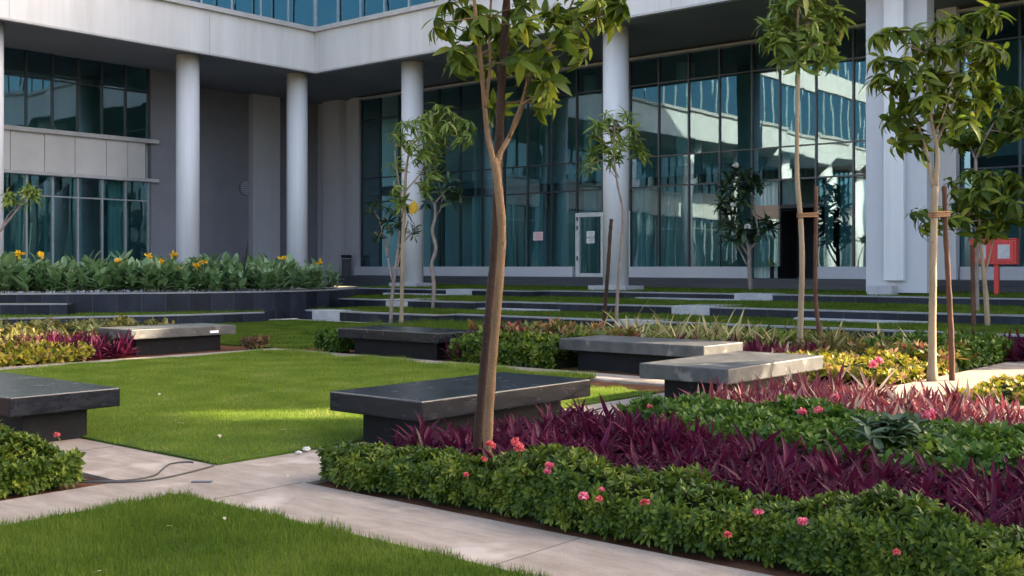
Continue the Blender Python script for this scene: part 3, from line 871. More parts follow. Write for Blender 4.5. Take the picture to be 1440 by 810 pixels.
# round vent on the recessed wall
xv = x_on(345, 41.99)
vent = MB().tube([(xv, 41.93, 1.5 + 112 / FPX * 50), (xv, 41.998, 1.5 + 112 / FPX * 50)], 0.36, 32).build('vent', M['greywall'], b)
m = MB()
zc = 1.5 + 112 / FPX * 50
for i in range(-3, 4):
    hw = math.sqrt(max(0.01, 0.30 ** 2 - (i * .085) ** 2)); m.box(xv - hw, xv + hw, 41.905, 41.927, zc + i * .085 - .016, zc + i * .085 + .016)
m.build('vent_louvre', M['palewall'], vent)
# left wing glass block
XB = 24.3
def left_band(z0, z1, trs, name):
    fr, gl = MB(), MB()
    n = 48
    xs = [XB - i * 1.0 for i in range(n + 1)]
    for x in xs:
        fr.box(x - 0.03, x + 0.03, VG - 0.07, VG + 0.06, z0, z1)
    zz = [z0] + trs + [z1]
    for i in range(n):
        for z in trs:
            fr.box(xs[i + 1] + 0.03, xs[i] - 0.03, VG - 0.05, VG + 0.05, z - 0.025, z + 0.025)
        for a_, c_ in zip(zz[:-1], zz[1:]):
            e = [random.gauss(0, 0.003) for _ in range(4)]
            gl.quad((xs[i + 1] + .03, VG + e[0], a_), (xs[i] - .03, VG + e[1], a_), (xs[i] - .03, VG + e[2], c_), (xs[i + 1] + .03, VG + e[3], c_))
    w_ = fr.build(name, M['alu'] if z0 < 2 else M['mullion'], b)
    gl.build('glass', M['glass'], w_)
left_band(6.62, ZS + 0.03, [8.5], 'window_band')
left_band(0.6, 4.9, [4.14], 'window_band')
m = B(); m.box(XL, XB + 0.32, VG - 0.32, VG + 0.1, 6.46, 6.62); m.box(XL, XB + 0.32, VG - 0.32, VG + 0.1, 4.9, 5.03)
m.build('ledge', M['sill'], b, bevel=0.01)
m = B()
xj = [x_on(p, VG) for p in (202, 177, 147, 103, 60, 12)]
xj = xj + [xj[-1] - 1.35 * i for i in range(1, 34)]
for a_, c_ in zip(xj[:-1], xj[1:]):
    m.box(c_ + 0.012, a_ - 0.012, VG - 0.14, VG, 5.032, 6.458)
m.build('cladding_panel', M['panel'], b)
MB().box(XL, xj[0] - 0.02, VG - 0.06, VG + 0.08, 5.034, 6.456).build('spandrel', M['greywall'], b)
MB().box(XL, XB + 0.05, VG - 0.02, VG + 0.08, 0.1, 0.6).build('base_band', M['palewall'], b)
# inside: floor plates, back walls, round inner columns and hanging curtains
m = B(); m.box(UG + 0.5, 41, Y0, 38.7, 4.9, 5.25); m.box(UG + 0.1, 41, Y0, 38.7, ZF - 0.12, ZF - 0.02); m.box(XL, XB - 0.02, VG + 0.15, 44, 5.0, 6.4)
m.box(XL, XB - 0.02, VG + 0.15, 44, 0.3, 0.55)
m.build('floor_slab', M['slab'], b)
m = B(); m.box(XL, XB, 44.0, 44.2, 0.2, ZS); m.box(XB - 0.02, XB + 0.05, VG + 0.1, 44, 0.2, ZS + 0.02)
m.build('inner_wall', M['interior'], b)
for y in (36.0, 31.5, 27.0, 22.5, 18.0, 13.6, 9, 4):
    MB().cyl(37.2, y, ZF - 0.02, ZS + 0.02, 0.36, 28).build('inner_column', M['curtain'], b, smooth=True)
def curtain(x0, y0, x1, y1, z0, z1):
    n = 26
    top, bot = [], []
    for i in range(n + 1):
        s = i / n
        ox = 0.05 * math.sin(i * 2.4)
        p = np.array([x0 + (x1 - x0) * s, y0 + (y1 - y0) * s])
        q = np.array([-(y1 - y0), x1 - x0]); q = q / np.linalg.norm(q)
        top.append(p + q * ox); bot.append(p + q * ox * 1.6)
    m = MB()
    for i in range(n):
        m.quad((*bot[i], z0), (*bot[i + 1], z0), (*top[i + 1], z1), (*top[i], z1))
    m.build('curtain', M['curtain'], b, smooth=True)
for px0, px1 in ((664, 690), (708, 724), (748, 764), (783, 800), (892, 914), (934, 948), (974, 988), (1060, 1094), (1160, 1172), (1182, 1198), (1395, 1410)):
    curtain(35.15, y_on(px0, 35.15), 35.15, y_on(px1, 35.15), ZF, 4.5)
for px0, px1 in ((20, 36), (62, 76), (102, 114), (152, 176)):
    curtain(x_on(px0, 40.1), 40.1, x_on(px1, 40.1), 40.1, 0.56, 4.88)
# entrance steps and paved floor
m = B()
st = thing('entrance_steps', (33, 15, Z3), 'two long dark granite steps along the foot of the glass front', 'steps')
MB().box(32.7, 33.35, Y0, 34.8, Z3 - 0.1, 0.945).build('step', M['tile'], st, bevel=0.008)
MB().box(33.35, 34.75, Y0, 38.6, Z3 - 0.1, ZF).build('step', M['tile'], st, bevel=0.008)
struct(MB().prism([(XL, 34.0), (22, 34.0), (24, 33.2), (32.6, 33.2), (33.3, 34.9), (36, 36), (36, 44), (XL, 44)], -0.05, 0.34), 'pavement', M['palewall'])

# unseen block added beyond the right wing to keep sun off the foreground
ob = thing('shading_block', (34, -28, 0), 'tall pale unseen block added beyond the right wing to shade the foreground', 'building')
m = B(); m.box(UF, 31, -70, -16.6, 0, 22)
m.build('wall', M['plaster'], ob)
for z in (1, 5.2, 9.4, 13.6, 17.8):
    MB().box(UF - 0.03, UF - 0.002, -69, -17.5, z, z + 2.6).build('window_band', M['glass_upper'], ob)
# unseen wall added across the gap, its opening shaped to throw sun patches
sw = thing('sun_mask_wall', (29.1, -10.7, 13.3), 'high pale unseen wall added across the gap, its opening shaping the sun patches', 'wall')
m = B(); ya, yb = -16.59, Y0 - 0.31
m.box(29.0, 29.25, ya, yb, 13.3, 14.1); m.box(29.0, 29.25, -8.4, yb, 11.23, 13.299); m.box(29.0, 29.25, yb, Y0 + 0.5, 11.23, 20.4); m.box(29.0, 29.25, ya, yb, 15.05, 20.4); m.box(29.0, 29.25, ya, -11.7, 14.101, 15.049); m.box(29.0, 29.25, -10.62, yb, 14.101, 15.049)
m.build('wall', M['plaster'], sw)

# ================================================================== benches
def bench(x0, x1, y0, y1, label, slab='granite', ins=0.2, h=0.44, th=0.165):
    t = thing('stone_bench', ((x0 + x1) / 2, (y0 + y1) / 2, 0), label, 'bench', 'granite slab benches round the lawn')
    MB().box(x0, x1, y0, y1, h - th, h).build('bench_slab', M[slab], t, bevel=0.012)
    MB().box(x0 + ins, x1 - ins, y0 + ins, y1 - ins, -0.05, h - th + 0.001).build('bench_base', M['granite_base'], t, bevel=0.006)
    return t
bench(6.12, 8.38, 6.1, 7.2, 'black granite bench behind the big forked tree, with a polished top')
bench(4.15, 5.13, 8.83, 11.0, 'black granite bench behind the round green shrub, cut by the picture edge')
bench(12.55, 13.6, 12.15, 14.54, 'black granite bench in front of the thin pale tree and the small far lawn')
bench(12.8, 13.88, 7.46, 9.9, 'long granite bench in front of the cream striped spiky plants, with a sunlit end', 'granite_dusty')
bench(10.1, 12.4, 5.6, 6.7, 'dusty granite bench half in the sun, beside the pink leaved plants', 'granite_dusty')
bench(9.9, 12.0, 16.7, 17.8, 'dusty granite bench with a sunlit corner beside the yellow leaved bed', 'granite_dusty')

# ================================================================== hedges and planting beds
def vec(*a): return np.array(a, float)

def clump_hedge(name, label, cat, region, h, dens, L, W, mat, n=8, u0=None, u1=None, kind=None, sides=('x0',), core=True, el=(5, 65), prof='obov', lumps=0.16, curl=0.35, group=None, shoulder=0.14, flowers=(), edge=0.62, dip=None):
    """low clipped planting filling region=(x0,x1,y0,y1); u0(y), u1(y) bend its long edges"""
    x0, x1, y0, y1 = region
    u0 = u0 or (lambda y: np.full_like(y, x0)); u1 = u1 or (lambda y: np.full_like(y, x1))
    def height(x, y):
        e = np.minimum(np.minimum(x - u0(y), u1(y) - x), np.minimum(y - y0, y1 - y))
        s = np.clip(e / shoulder, 0, 1)
        return (dip(y) if dip else 1.0) * h * (edge + (1 - edge) * (1 - (1 - s) ** 2)) * (1 + lumps * lump(x * 1.6, y * 1.6))
    cen, ax = [], []
    area = (x1 - x0) * (y1 - y0)
    k = int(area * dens * 1.6)
    y = rng.uniform(y0, y1, k)
    x = u0(y) + rng.uniform(0, 1, k) * (u1(y) - u0(y))
    z = height(x, y) * np.where(rng.uniform(0, 1, k) < 0.62, rng.uniform(0.88, 1.04, k), rng.uniform(0.55, 0.9, k))
    cen.append(np.stack([x, y, z - L * 0.5], -1))
    a = np.stack([rng.normal(0, .35, k), rng.normal(0, .35, k), np.ones(k)], -1)
    a[:, 0] -= np.clip(1 - (x - u0(y)) / shoulder, 0, 1) * 0.8
    ax.append(a)
    for s in sides:
        if s == 'x0':
            k = int((y1 - y0) * h * dens * 1.8)
            y = rng.uniform(y0, y1, k); x = u0(y) + rng.uniform(-0.03, 0.05, k); a = np.stack([-np.ones(k), rng.normal(0, .4, k), rng.uniform(0.0, 1.0, k)], -1)
        else:
            k = int((x1 - x0) * h * dens * 1.8)
            x = rng.uniform(x0, x1, k)
            yy = y0 if s == 'y0' else y1
            sg = -1 if s == 'y0' else 1
            y = yy + sg * rng.uniform(-0.05, 0.03, k); a = np.stack([rng.normal(0, .4, k), sg * np.ones(k), rng.uniform(0.0, 1.0, k)], -1)
        z = 0.04 + rng.uniform(0, 0.9, k) * np.maximum(0.05, height(np.clip(x, u0(y) + .06, u1(y) - .06), np.clip(y, y0 + .06, y1 - .06)) - 0.04)
        b_ = 0.035 * lump(x * 5, y * 5)
        cen.append(np.stack([x + (b_ if s == 'x0' else 0), y + (0 if s == 'x0' else b_), z], -1)); ax.append(a)
    cen, ax = np.concatenate(cen), np.concatenate(ax)
    ok = seen(cen, 380)
    cen, ax = cen[ok], ax[ok]
    base = vec((x0 + x1) / 2, (y0 + y1) / 2, 0)
    lv = Leaves()
    lv.rosettes(cen, ax, n, el, L, W, curl, jit=0.25, seg=3, prof=prof)
    if kind == 'stuff':
        o = lv.build(name, mat)
        tag(o, label, cat, group, 'stuff')
        root = o
    else:
        root = thing(name, base, label, cat, group)
        lv.build('foliage', mat, root)
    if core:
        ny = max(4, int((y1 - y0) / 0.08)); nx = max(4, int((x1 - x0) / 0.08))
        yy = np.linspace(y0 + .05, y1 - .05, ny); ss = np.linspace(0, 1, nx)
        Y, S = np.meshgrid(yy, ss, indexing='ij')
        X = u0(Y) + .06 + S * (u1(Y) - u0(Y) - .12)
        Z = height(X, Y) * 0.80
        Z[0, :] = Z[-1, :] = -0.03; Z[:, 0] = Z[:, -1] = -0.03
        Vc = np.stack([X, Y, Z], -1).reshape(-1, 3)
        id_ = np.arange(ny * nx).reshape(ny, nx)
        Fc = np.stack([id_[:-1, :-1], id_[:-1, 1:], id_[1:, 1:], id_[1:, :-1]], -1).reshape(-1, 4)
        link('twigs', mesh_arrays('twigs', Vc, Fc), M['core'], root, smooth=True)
    return root, height

def flower_ball(parent, p, r, mat, name='flower'):
    lv = Leaves()
    k = 34
    v = unit(rng.normal(0, 1, (k, 3)) * vec(1, 1, .9))
    v[:, 2] = np.abs(v[:, 2]) * 1.0 - 0.25
    v = unit(v)
    c = np.array(p)[None] + v * r * 0.35
    t = unit(np.cross(v, rng.normal(0, 1, (k, 3))))
    lv.add(c, v + 0.5 * t, np.cross(v, t), r * 0.95, r * 0.75, 0.9, seg=2, prof='obov', tip=0.3)
    return lv.build(name, mat, parent)

# nearest hedge along the path
hx0 = lambda y: 5.0 + 0.035 * np.sin(y * 3.1) + 0.02 * np.sin(y * 7.7)
hx1 = lambda y: 5.50 + 0.10 * np.sin(y * 2.2 + 0.5)
hedge1, hz1 = clump_hedge('low_hedge', 'low glossy green hedge with pink flowers along the pale path', 'hedge', (5.0, 5.5, 0.2, 5.93), 0.31, 760, 0.052, 0.018, M['hedge_leaf'], n=10, lumps=0.40, el=(0, 70), curl=0.5, dip=lambda y: 1.0 - 0.34 * np.clip((y - 4.9) / 0.9, 0, 1), u0=hx0, u1=hx1, sides=('x0', 'y1'))
def on_surface(px, py, hf, z_guess=0.3, it=5):
    z = z_guess
    for _ in range(it):
        p = at_z(px, py, z)
        z = 0.5 * z + 0.5 * float(hf(np.array([p[0]]), np.array([p[1]]))[0]) + 0.01
    return p
def stem_flower(root, px, py, zz, r, mat, drop=0.10, hf=None, xr=(4.9, 5.55)):
    """a flower head sitting where the line of sight meets the leaves"""
    p = at_z(px, py, zz)
    if hf is not None:
        for x in np.arange(xr[0], xr[1], 0.01):
            y = y_on(px, x)
            d = x * FWD[0] + y * FWD[1]
            z = EYE - (py - HY) / FPX * d
            if z < float(hf(np.array([x]), np.array([y]))[0]) + 0.03:
                p = vec(x - 0.035, y, z + 0.004)
                break
    f = flower_ball(root, p, r * 1.05, mat)
    MB().tube([p + vec(0.03, 0, -drop * .6), p], 0.003, 5).build('flower_stem', M['olive_leaf'], f)
for px, py, zz, r, c in ((778, 655, .36, .023, 'flower_pink'), (775, 664, .34, .02, 'flower_pink'), (826, 698, .35, .024, 'flower_pink'), (850, 690, .36, .019, 'flower_pink'), (848, 702, .34, .018, 'flower_red'),
                         (912, 707, .36, .024, 'flower_red'), (1071, 722, .37, .024, 'flower_pink'), (1028, 752, .32, .018, 'flower_red'), (1134, 734, .37, .025, 'flower_pink'), (1176, 746, .37, .024, 'flower_pink'),
                         (740, 666, .31, .020, 'flower_red'), (661, 668, .26, .016, 'flower_red'), (686, 646, .35, .018, 'flower_red'), (1265, 776, .30, .015, 'flower_red')):
    stem_flower(hedge1, px, py, zz, r, M[c], hf=hz1)
for px, py in ((690, 626), (730, 630), (726, 622)):
    stem_flower(hedge1, px, py, 0.42, 0.028, M['flower_red'], 0.2)

# purple strip
py1 = lambda y: np.interp(y, [0, 1.9, 2.6, 3.6, 4.8, 5.7], [7.4, 7.15, 6.7, 7.15, 7.45, 7.9])
def sword_bed(name, label, cat, n, region, mat, L, W, leaves=15, u0=None, u1=None, el=(22, 82), kind='stuff', zbase=0.0, curl=0.35, keep=None, prof='sword', group=None):
    x0, x1, y0, y1 = region
    y = rng.uniform(y0, y1, n); s = rng.uniform(0, 1, n)
    a = u0(y) if u0 else np.full(n, x0); c = u1(y) if u1 else np.full(n, x1)
    x = a + s * (c - a)
    cen = np.stack([x, y, np.full(n, zbase)], -1)
    ok = seen(cen, 400)
    if keep is not None: ok &= keep(x, y)
    cen = cen[ok]
    k = len(cen)
    ax = np.stack([rng.normal(0, .24, k), rng.normal(0, .24, k), np.ones(k)], -1)
    cen[:, 2] += rng.normal(0, 0.025, k) * (zbase > 0)
    lv = Leaves()
    lv.rosettes(cen, ax, leaves, el, L * rng.uniform(.62, 1.25, k), W, curl, jit=0.30, seg=4, prof=prof, fold=0.6)
    o = lv.build(name, mat)
    return tag(o, label, cat, group, kind)
# raised on short canes: plants carry their leaves on stems of different height
sword_bed('purple_plants', 'band of deep purple sword leaved plants between two green hedges', 'ground cover', 720, (5.6, 7.3, 0.4, 5.85), M['rhoeo'], 0.225, 0.034, 20, u0=hx1, u1=py1, zbase=0.11, el=(2, 74), curl=0.6)
sword_bed('purple_plants', 'shorter purple leaves filling the floor of the dark purple band', 'ground cover', 470, (5.6, 7.3, 0.4, 5.85), M['rhoeo'], 0.24, 0.040, 12, u0=lambda y: hx1(y) - .05, u1=py1, el=(5, 60), zbase=0.03)
# second hedge
hedge2, hz2 = clump_hedge('low_hedge', 'dark green hedge between the purple band and the pink band', 'hedge', (6.6, 8.75, 0.8, 5.35), 0.33, 260, 0.075, 0.034, M['hedge_dark'], n=8, u0=lambda y: py1(y) + .05, u1=lambda y: 8.75 + 0 * y, sides=('x0',), lumps=0.22)
for px, py, zz, r in ((917, 572, .38, .022), (1153, 577, .40, .030), (1176, 558, .40, .024), (1130, 580, .40, .034), (1308, 587, .4, .042), (1310, 581, .4, .03)):
    stem_flower(hedge2, px, py, zz, r, M['flower_pink'], hf=hz2, xr=(6.5, 8.7))
p = at_z(1250, 612, 0.36)
lv = Leaves()
cc = p[None] + rng.normal(0, 1, (26, 3)) * vec(.13, .13, .04)
lv.rosettes(cc, vec(0, 0, 1), 7, (0, 50), 0.15, 0.055, 0.5, seg=3, prof='lance')
o = lv.build('leafy_plant', M['frangi'], None, p)
tag(o, 'blue green broad leaved plant poking out of the dark green hedge', 'plant')
# pink band in the sun
pk1 = lambda y: np.interp(y, [0, 2.8, 5.3], [10.2, 10.4, 11.4])
sword_bed('pink_plants', 'band of pink and cream sword leaved plants in the sun', 'ground cover', 560, (8.7, 11, 0.9, 5.35), M['rhoeo_pink'], 0.27, 0.040, 16, u0=lambda y: 8.72 + 0 * y, u1=pk1, zbase=0.06)
clump_hedge('yellow_shrubs', 'low yellow leaved shrubs in a strip beyond the pink band', 'ground cover', (12.7, 14.3, 1.8, 4.15), 0.18, 110, 0.08, 0.045, M['yellow_leaf'], n=7, kind='stuff', sides=('x0',), lumps=0.4, edge=0.4, shoulder=0.3)
clump_hedge('yellow_shrubs', 'yellow and peach leaved shrubs in the sun beside the dusty bench', 'ground cover', (13.7, 16.0, 5.3, 7.2), 0.25, 95, 0.10, 0.05, M['yellow_leaf'], n=7, kind='stuff', sides=('x0', 'y0'), lumps=0.45, edge=0.35, shoulder=0.4)
for px, py in ((1236, 500), (1228, 505)):
    p = at_z(px, py + 8, 0.30)
    f = flower_ball(None, p, 0.05, M['flower_pink'], 'pink_flower'); f.location = (0, 0, 0)
    tag(f, 'pink flower heads above the yellow shrubs', 'flower', 'pink flowers above the yellow shrubs')
clump_hedge('croton_shrubs', 'red and orange leaved crotons behind the yellow shrubs', 'ground cover', (15.6, 16.9, 5.2, 6.6), 0.36, 70, 0.14, 0.05, M['croton'], n=7, kind='stuff', sides=('x0',), lumps=0.3)
clump_hedge('low_hedge', 'dark green hedge at the bend of the far path on the right', 'hedge', (16.3, 18.7, 5.25, 6.7), 0.40, 150, 0.10, 0.045, M['hedge_dark'], n=8, sides=('x0', 'y0'), lumps=0.2)
sword_bed('purple_plants', 'purple plants at the far end of the right hand hedge', 'ground cover', 40, (18.2, 19.4, 4.6, 6.0), M['rhoeo'], 0.42, 0.055, 14)
sword_bed('olive_plants', 'olive brown bladed plants below the lowest terrace wall', 'ground cover', 130, (16.6, 18.6, 6.7, 9.4), M['olive_leaf'], 0.42, 0.055, 13, el=(15, 80), curl=0.8)
sword_bed('pink_plants', 'narrow strip of magenta plants behind the sunlit bench end', 'ground cover', 130, (14.2, 15.7, 7.3, 9.6), M['rhoeo_pink'], 0.30, 0.045, 15)
sword_bed('purple_plants', 'purple plants mixed into the magenta strip', 'ground cover', 60, (14.6, 16.2, 7.3, 9.8), M['rhoeo'], 0.34, 0.05, 15)
clump_hedge('green_ground_cover', 'mid green ground cover before the lowest terrace wall', 'ground cover', (15.9, 19.6, 8.2, 12.5), 0.26, 60, 0.16, 0.07, M['tree_light'], n=7, kind='stuff', sides=('x0',), lumps=0.35)
clump_hedge('low_hedge', 'yellow green hedge between the two benches at the far lawn edge', 'hedge', (12.68, 13.9, 9.95, 12.0), 0.42, 190, 0.095, 0.042, M['hedge_leaf'], n=8, sides=('x0',), lumps=0.2)
clump_hedge('croton_shrubs', 'orange and red crotons behind the yellow green hedge', 'ground cover', (13.9, 15.2, 10.0, 12.6), 0.48, 70, 0.17, 0.055, M['croton'], n=7, kind='stuff', sides=('x0',), lumps=0.3)
sword_bed('purple_plants', 'purple plants against the right end of the far black bench', 'ground cover', 26, (12.7, 13.5, 11.35, 12.05), M['rhoeo'], 0.36, 0.045, 16)
sword_bed('purple_plants', 'purple plants in a star above the yellow green hedge', 'ground cover', 7, (13.8, 14.2, 11.9, 12.4), M['rhoeo'], 0.55, 0.06, 16, el=(10, 70))
tag(blades('tall_grass', 26000, (15.2, 19.8, 11.6, 19.0), 0.22, 0.02, M['grass'], 0.0, lean=0.5), 'tall green grass below the lowest terrace wall', 'grass')
# small shrubs at bench ends
clump_hedge('small_shrub', 'small green shrub at the left end of the far black bench', 'shrub', (12.6, 13.1, 14.65, 15.2), 0.36, 170, 0.09, 0.04, M['hedge_dark'], n=8, sides=('x0', 'y0'))
clump_hedge('small_shrub', 'small reddish shrub at the right end of the dusty bench', 'shrub', (12.15, 12.45, 16.4, 16.7), 0.24, 170, 0.08, 0.03, M['brown_leaf'], n=8, sides=('x0', 'y0'))
# left shrub by the nearest bench
hedge3, hz3 = clump_hedge('round_shrub', 'rounded glossy green shrub before the black bench at the picture edge', 'shrub', (0.7, 3.84, 7.14, 8.45), 0.48, 460, 0.064, 0.025, M['hedge_leaf'], n=10, sides=('x0', 'y0'), lumps=0.22, shoulder=0.62, edge=0.3, el=(0, 70), curl=0.5)
stem_flower(hedge3, 80, 612, 0.40, 0.018, M['flower_red'], 0.08, hf=hz3, xr=(2.6, 3.8))
# bed at the far left
clump_hedge('yellow_shrubs', 'yellow and peach leaved shrubs in the sun at the left end of the back path', 'ground cover', (5.6, 9.0, 16.4, 17.5), 0.28, 90, 0.12, 0.06, M['yellow_leaf'], n=7, kind='stuff', sides=('y0',), lumps=0.45, edge=0.4, shoulder=0.35)
sword_bed('purple_plants', 'purple plants beside the dusty bench and the yellow shrubs', 'ground cover', 130, (8.5, 9.95, 16.55, 18.6), M['rhoeo'], 0.34, 0.05, 16)
sword_bed('olive_plants', 'olive green bladed plants behind the yellow shrubs on the left', 'ground cover', 130, (6.2, 9.8, 17.6, 19.4), M['olive_leaf'], 0.42, 0.06, 12, curl=0.7)
clump_hedge('green_ground_cover', 'olive ground cover below the low wall on the left', 'ground cover', (6.5, 12, 18.6, 20.4), 0.42, 60, 0.15, 0.06, M['olive_leaf'], n=7, kind='stuff', sides=('y0',), lumps=0.3)

# cream striped spiky plants
def spiky_mesh(seed):
    lv = Leaves()
    lv.rosettes(vec(0, 0, 0.02)[None], vec(0, 0, 1), 26, (28, 86), 0.74, 0.05, 0.75, jit=0.3, seg=6, prof='sword', fold=0.4)
    V, F = np.concatenate(lv.V), np.concatenate(lv.F)
    me = mesh_arrays('spiky_plant', V, F); me.materials.append(M['variegated'])
    return me
sp = [spiky_mesh(i) for i in range(4)]
spots = []
for i, px in enumerate((846, 884, 902, 921, 938, 955, 978, 996, 1016, 1034, 1058, 1088, 1176, 1238, 1290)):
    x = 16.6 + 0.9 * math.sin(i * 2.1) * 0.6 + (0.6 if px > 1060 else 0)
    spots.append((x, y_on(px, x)))
for i, (x, y) in enumerate(spots):
    o = bpy.data.objects.new('spiky_plant', sp[i % 4]); C.objects.link(o)
    o.location = (x, y, 0.0); o.rotation_euler = (0, 0, i * 1.7); s = 0.80 + 0.22 * ((i * 37) % 10) / 10; o.scale = (s, s, s * (1.0 if i < 11 else 0.8))
    tag(o, 'cream and olive spiky plant standing below the lowest terrace wall', 'plant', 'spiky striped plants below the terraces')

# cannas in the planter
def canna_mesh(h, stalks):
    lv = Leaves()
    for s in range(stalks):
        bx = vec(random.uniform(-.16, .16), random.uniform(-.16, .16), 0)
        hh = h * random.uniform(0.65, 1.05)
        k = 6
        tt = np.linspace(0.15, 0.88, k)
        cen = bx[None] + np.stack([0 * tt, 0 * tt, tt * hh], -1)
        az = np.arange(k) * 2.4 + random.uniform(0, 6)
        el = R(28) + R(48) * tt + rng.normal(0, .15, k)
        rad = np.stack([np.cos(az), np.sin(az), 0 * az], -1)
        d = np.cos(el)[:, None] * rad + np.sin(el)[:, None] * vec(0, 0, 1)
        nr = -np.sin(el)[:, None] * rad + np.cos(el)[:, None] * vec(0, 0, 1)
        lv.add(cen, d, nr, 0.50 * (1.1 - 0.35 * tt), 0.215 * (1.1 - 0.3 * tt), 0.6 + rng.normal(0, .3, k), seg=4, prof='ovate', fold=0.3)
        lv.add(bx[None], vec(random.uniform(-.08, .08), random.uniform(-.08, .08), 1)[None], vec(1, 0, 0)[None], hh, 0.03, 0.05, seg=3, prof='sword', fold=0.8)
    V, F = np.concatenate(lv.V), np.concatenate(lv.F)
    me = mesh_arrays('canna_plant', V, F); me.materials.append(M['canna'])
    return me
cm = [canna_mesh(0.92, 3) for _ in range(5)]
def at_planter(px, back):
    best = min(range(len(pf)), key=lambda i: abs(CX + FPX * (pf[i] @ RGT[:2]) / (pf[i] @ FWD[:2]) - px))
    q = offs(pf, back)[best]
    return q
n_c = 0
for row, back in enumerate((0.42, 0.75, 1.1, 1.5)):
    for px in np.arange(-30 + row * 5, 490, 15):
        q = at_planter(px + random.uniform(-7, 7), back + random.uniform(-.12, .12))
        o = bpy.data.objects.new('canna_plant', random.choice(cm)); C.objects.link(o)
        o.location = (q[0] + random.uniform(-.1, .1), q[1] + random.uniform(-.1, .1), PT - 0.05)
        s = random.uniform(0.72, 1.05) * (0.88 if px > 450 else 1.0)
        o.scale = (s, s, s * (0.9 if row == 0 else 1.03)); o.rotation_euler = (0, 0, random.uniform(0, 6.28))
        tag(o, 'broad leaved canna plant without a flower in the curved planter', 'plant', 'canna plants without flowers in the curved planter')
        n_c += 1
def canna_flower(root, p, r, mat):
    lv = Leaves()
    k = 11
    v = unit(rng.normal(0, 1, (k, 3)) * vec(1, 1, .7) + vec(0, 0, .45))
    t = unit(np.cross(v, rng.normal(0, 1, (k, 3))))
    lv.add(np.array(p)[None] + v * 0.01, v, np.cross(v, t), r * rng.uniform(.8, 1.3, k), r * 0.75, 0.8, seg=3, prof='obov', tip=.25)
    return lv.build('flower', mat, root)
for px, py, side in ((28, 358, 'leftmost yellow canna flower, above the dark window bay'), (57, 360, 'second yellow canna flower from the left'), (167, 368, 'large lone yellow canna bloom before the dark window bay'),
                     (208, 361, 'small orange canna bud left of the white column'), (226, 370, 'yellow canna bloom just left of the white column'), (244, 358, 'high small orange canna bloom at the white column'),
                     (251, 380, 'low yellow canna bloom below the white column'), (277, 375, 'yellow canna flower cluster right of the white column'), (286, 369, 'pale yellow canna bloom right of the white column'),
                     (397, 364, 'orange canna bloom left of the second white column'), (450, 369, 'orange red canna bloom at the right end of the planter')):
    q = at_planter(px, 0.55)
    d = float(q @ FWD[:2])
    p = at_d(px, py, d)
    root = thing('canna_plant', (p[0], p[1], PT - 0.05), side, 'plant')
    o = bpy.data.objects.new('foliage', cm[n_c % 5]); C.objects.link(o); o.parent = root
    s = 0.8; o.scale = (s, s, s * max(0.75, (p[2] - PT) / 0.95)); n_c += 1
    canna_flower(root, p, 0.12, M['flower_yellow'])
    MB().tube([(p[0], p[1], PT + .2), p], 0.012, 6).build('flower_stem', M['canna'], root)
ds = at_planter(345, 0.9); dd = float(ds @ FWD[:2])
o = MB().tube([at_d(341, 385, dd), at_d(344, 362, dd), at_d(346, 350, dd), at_d(348, 336, dd)], [0.05, 0.07, 0.06, 0.012], 7).build('dry_stalk', M['black'], None, at_d(341, 385, dd))
tag(o, 'dark withered stalk standing up from the planter leaves', 'stalk')

# ================================================================== trees
def spline(pts, k=5):
    P = [np.array(p, float) for p in pts]
    P = [2 * P[0] - P[1]] + P + [2 * P[-1] - P[-2]]
    out = []
    for i in range(1, len(P) - 2):
        for j in range(k):
            s = j / k
            a, b_, c, d = P[i - 1], P[i], P[i + 1], P[i + 2]
            out.append(0.5 * ((2 * b_) + (c - a) * s + (2 * a - 5 * b_ + 4 * c - d) * s * s + (3 * b_ - a - 3 * c + d) * s ** 3))
    out.append(P[-2])
    return out

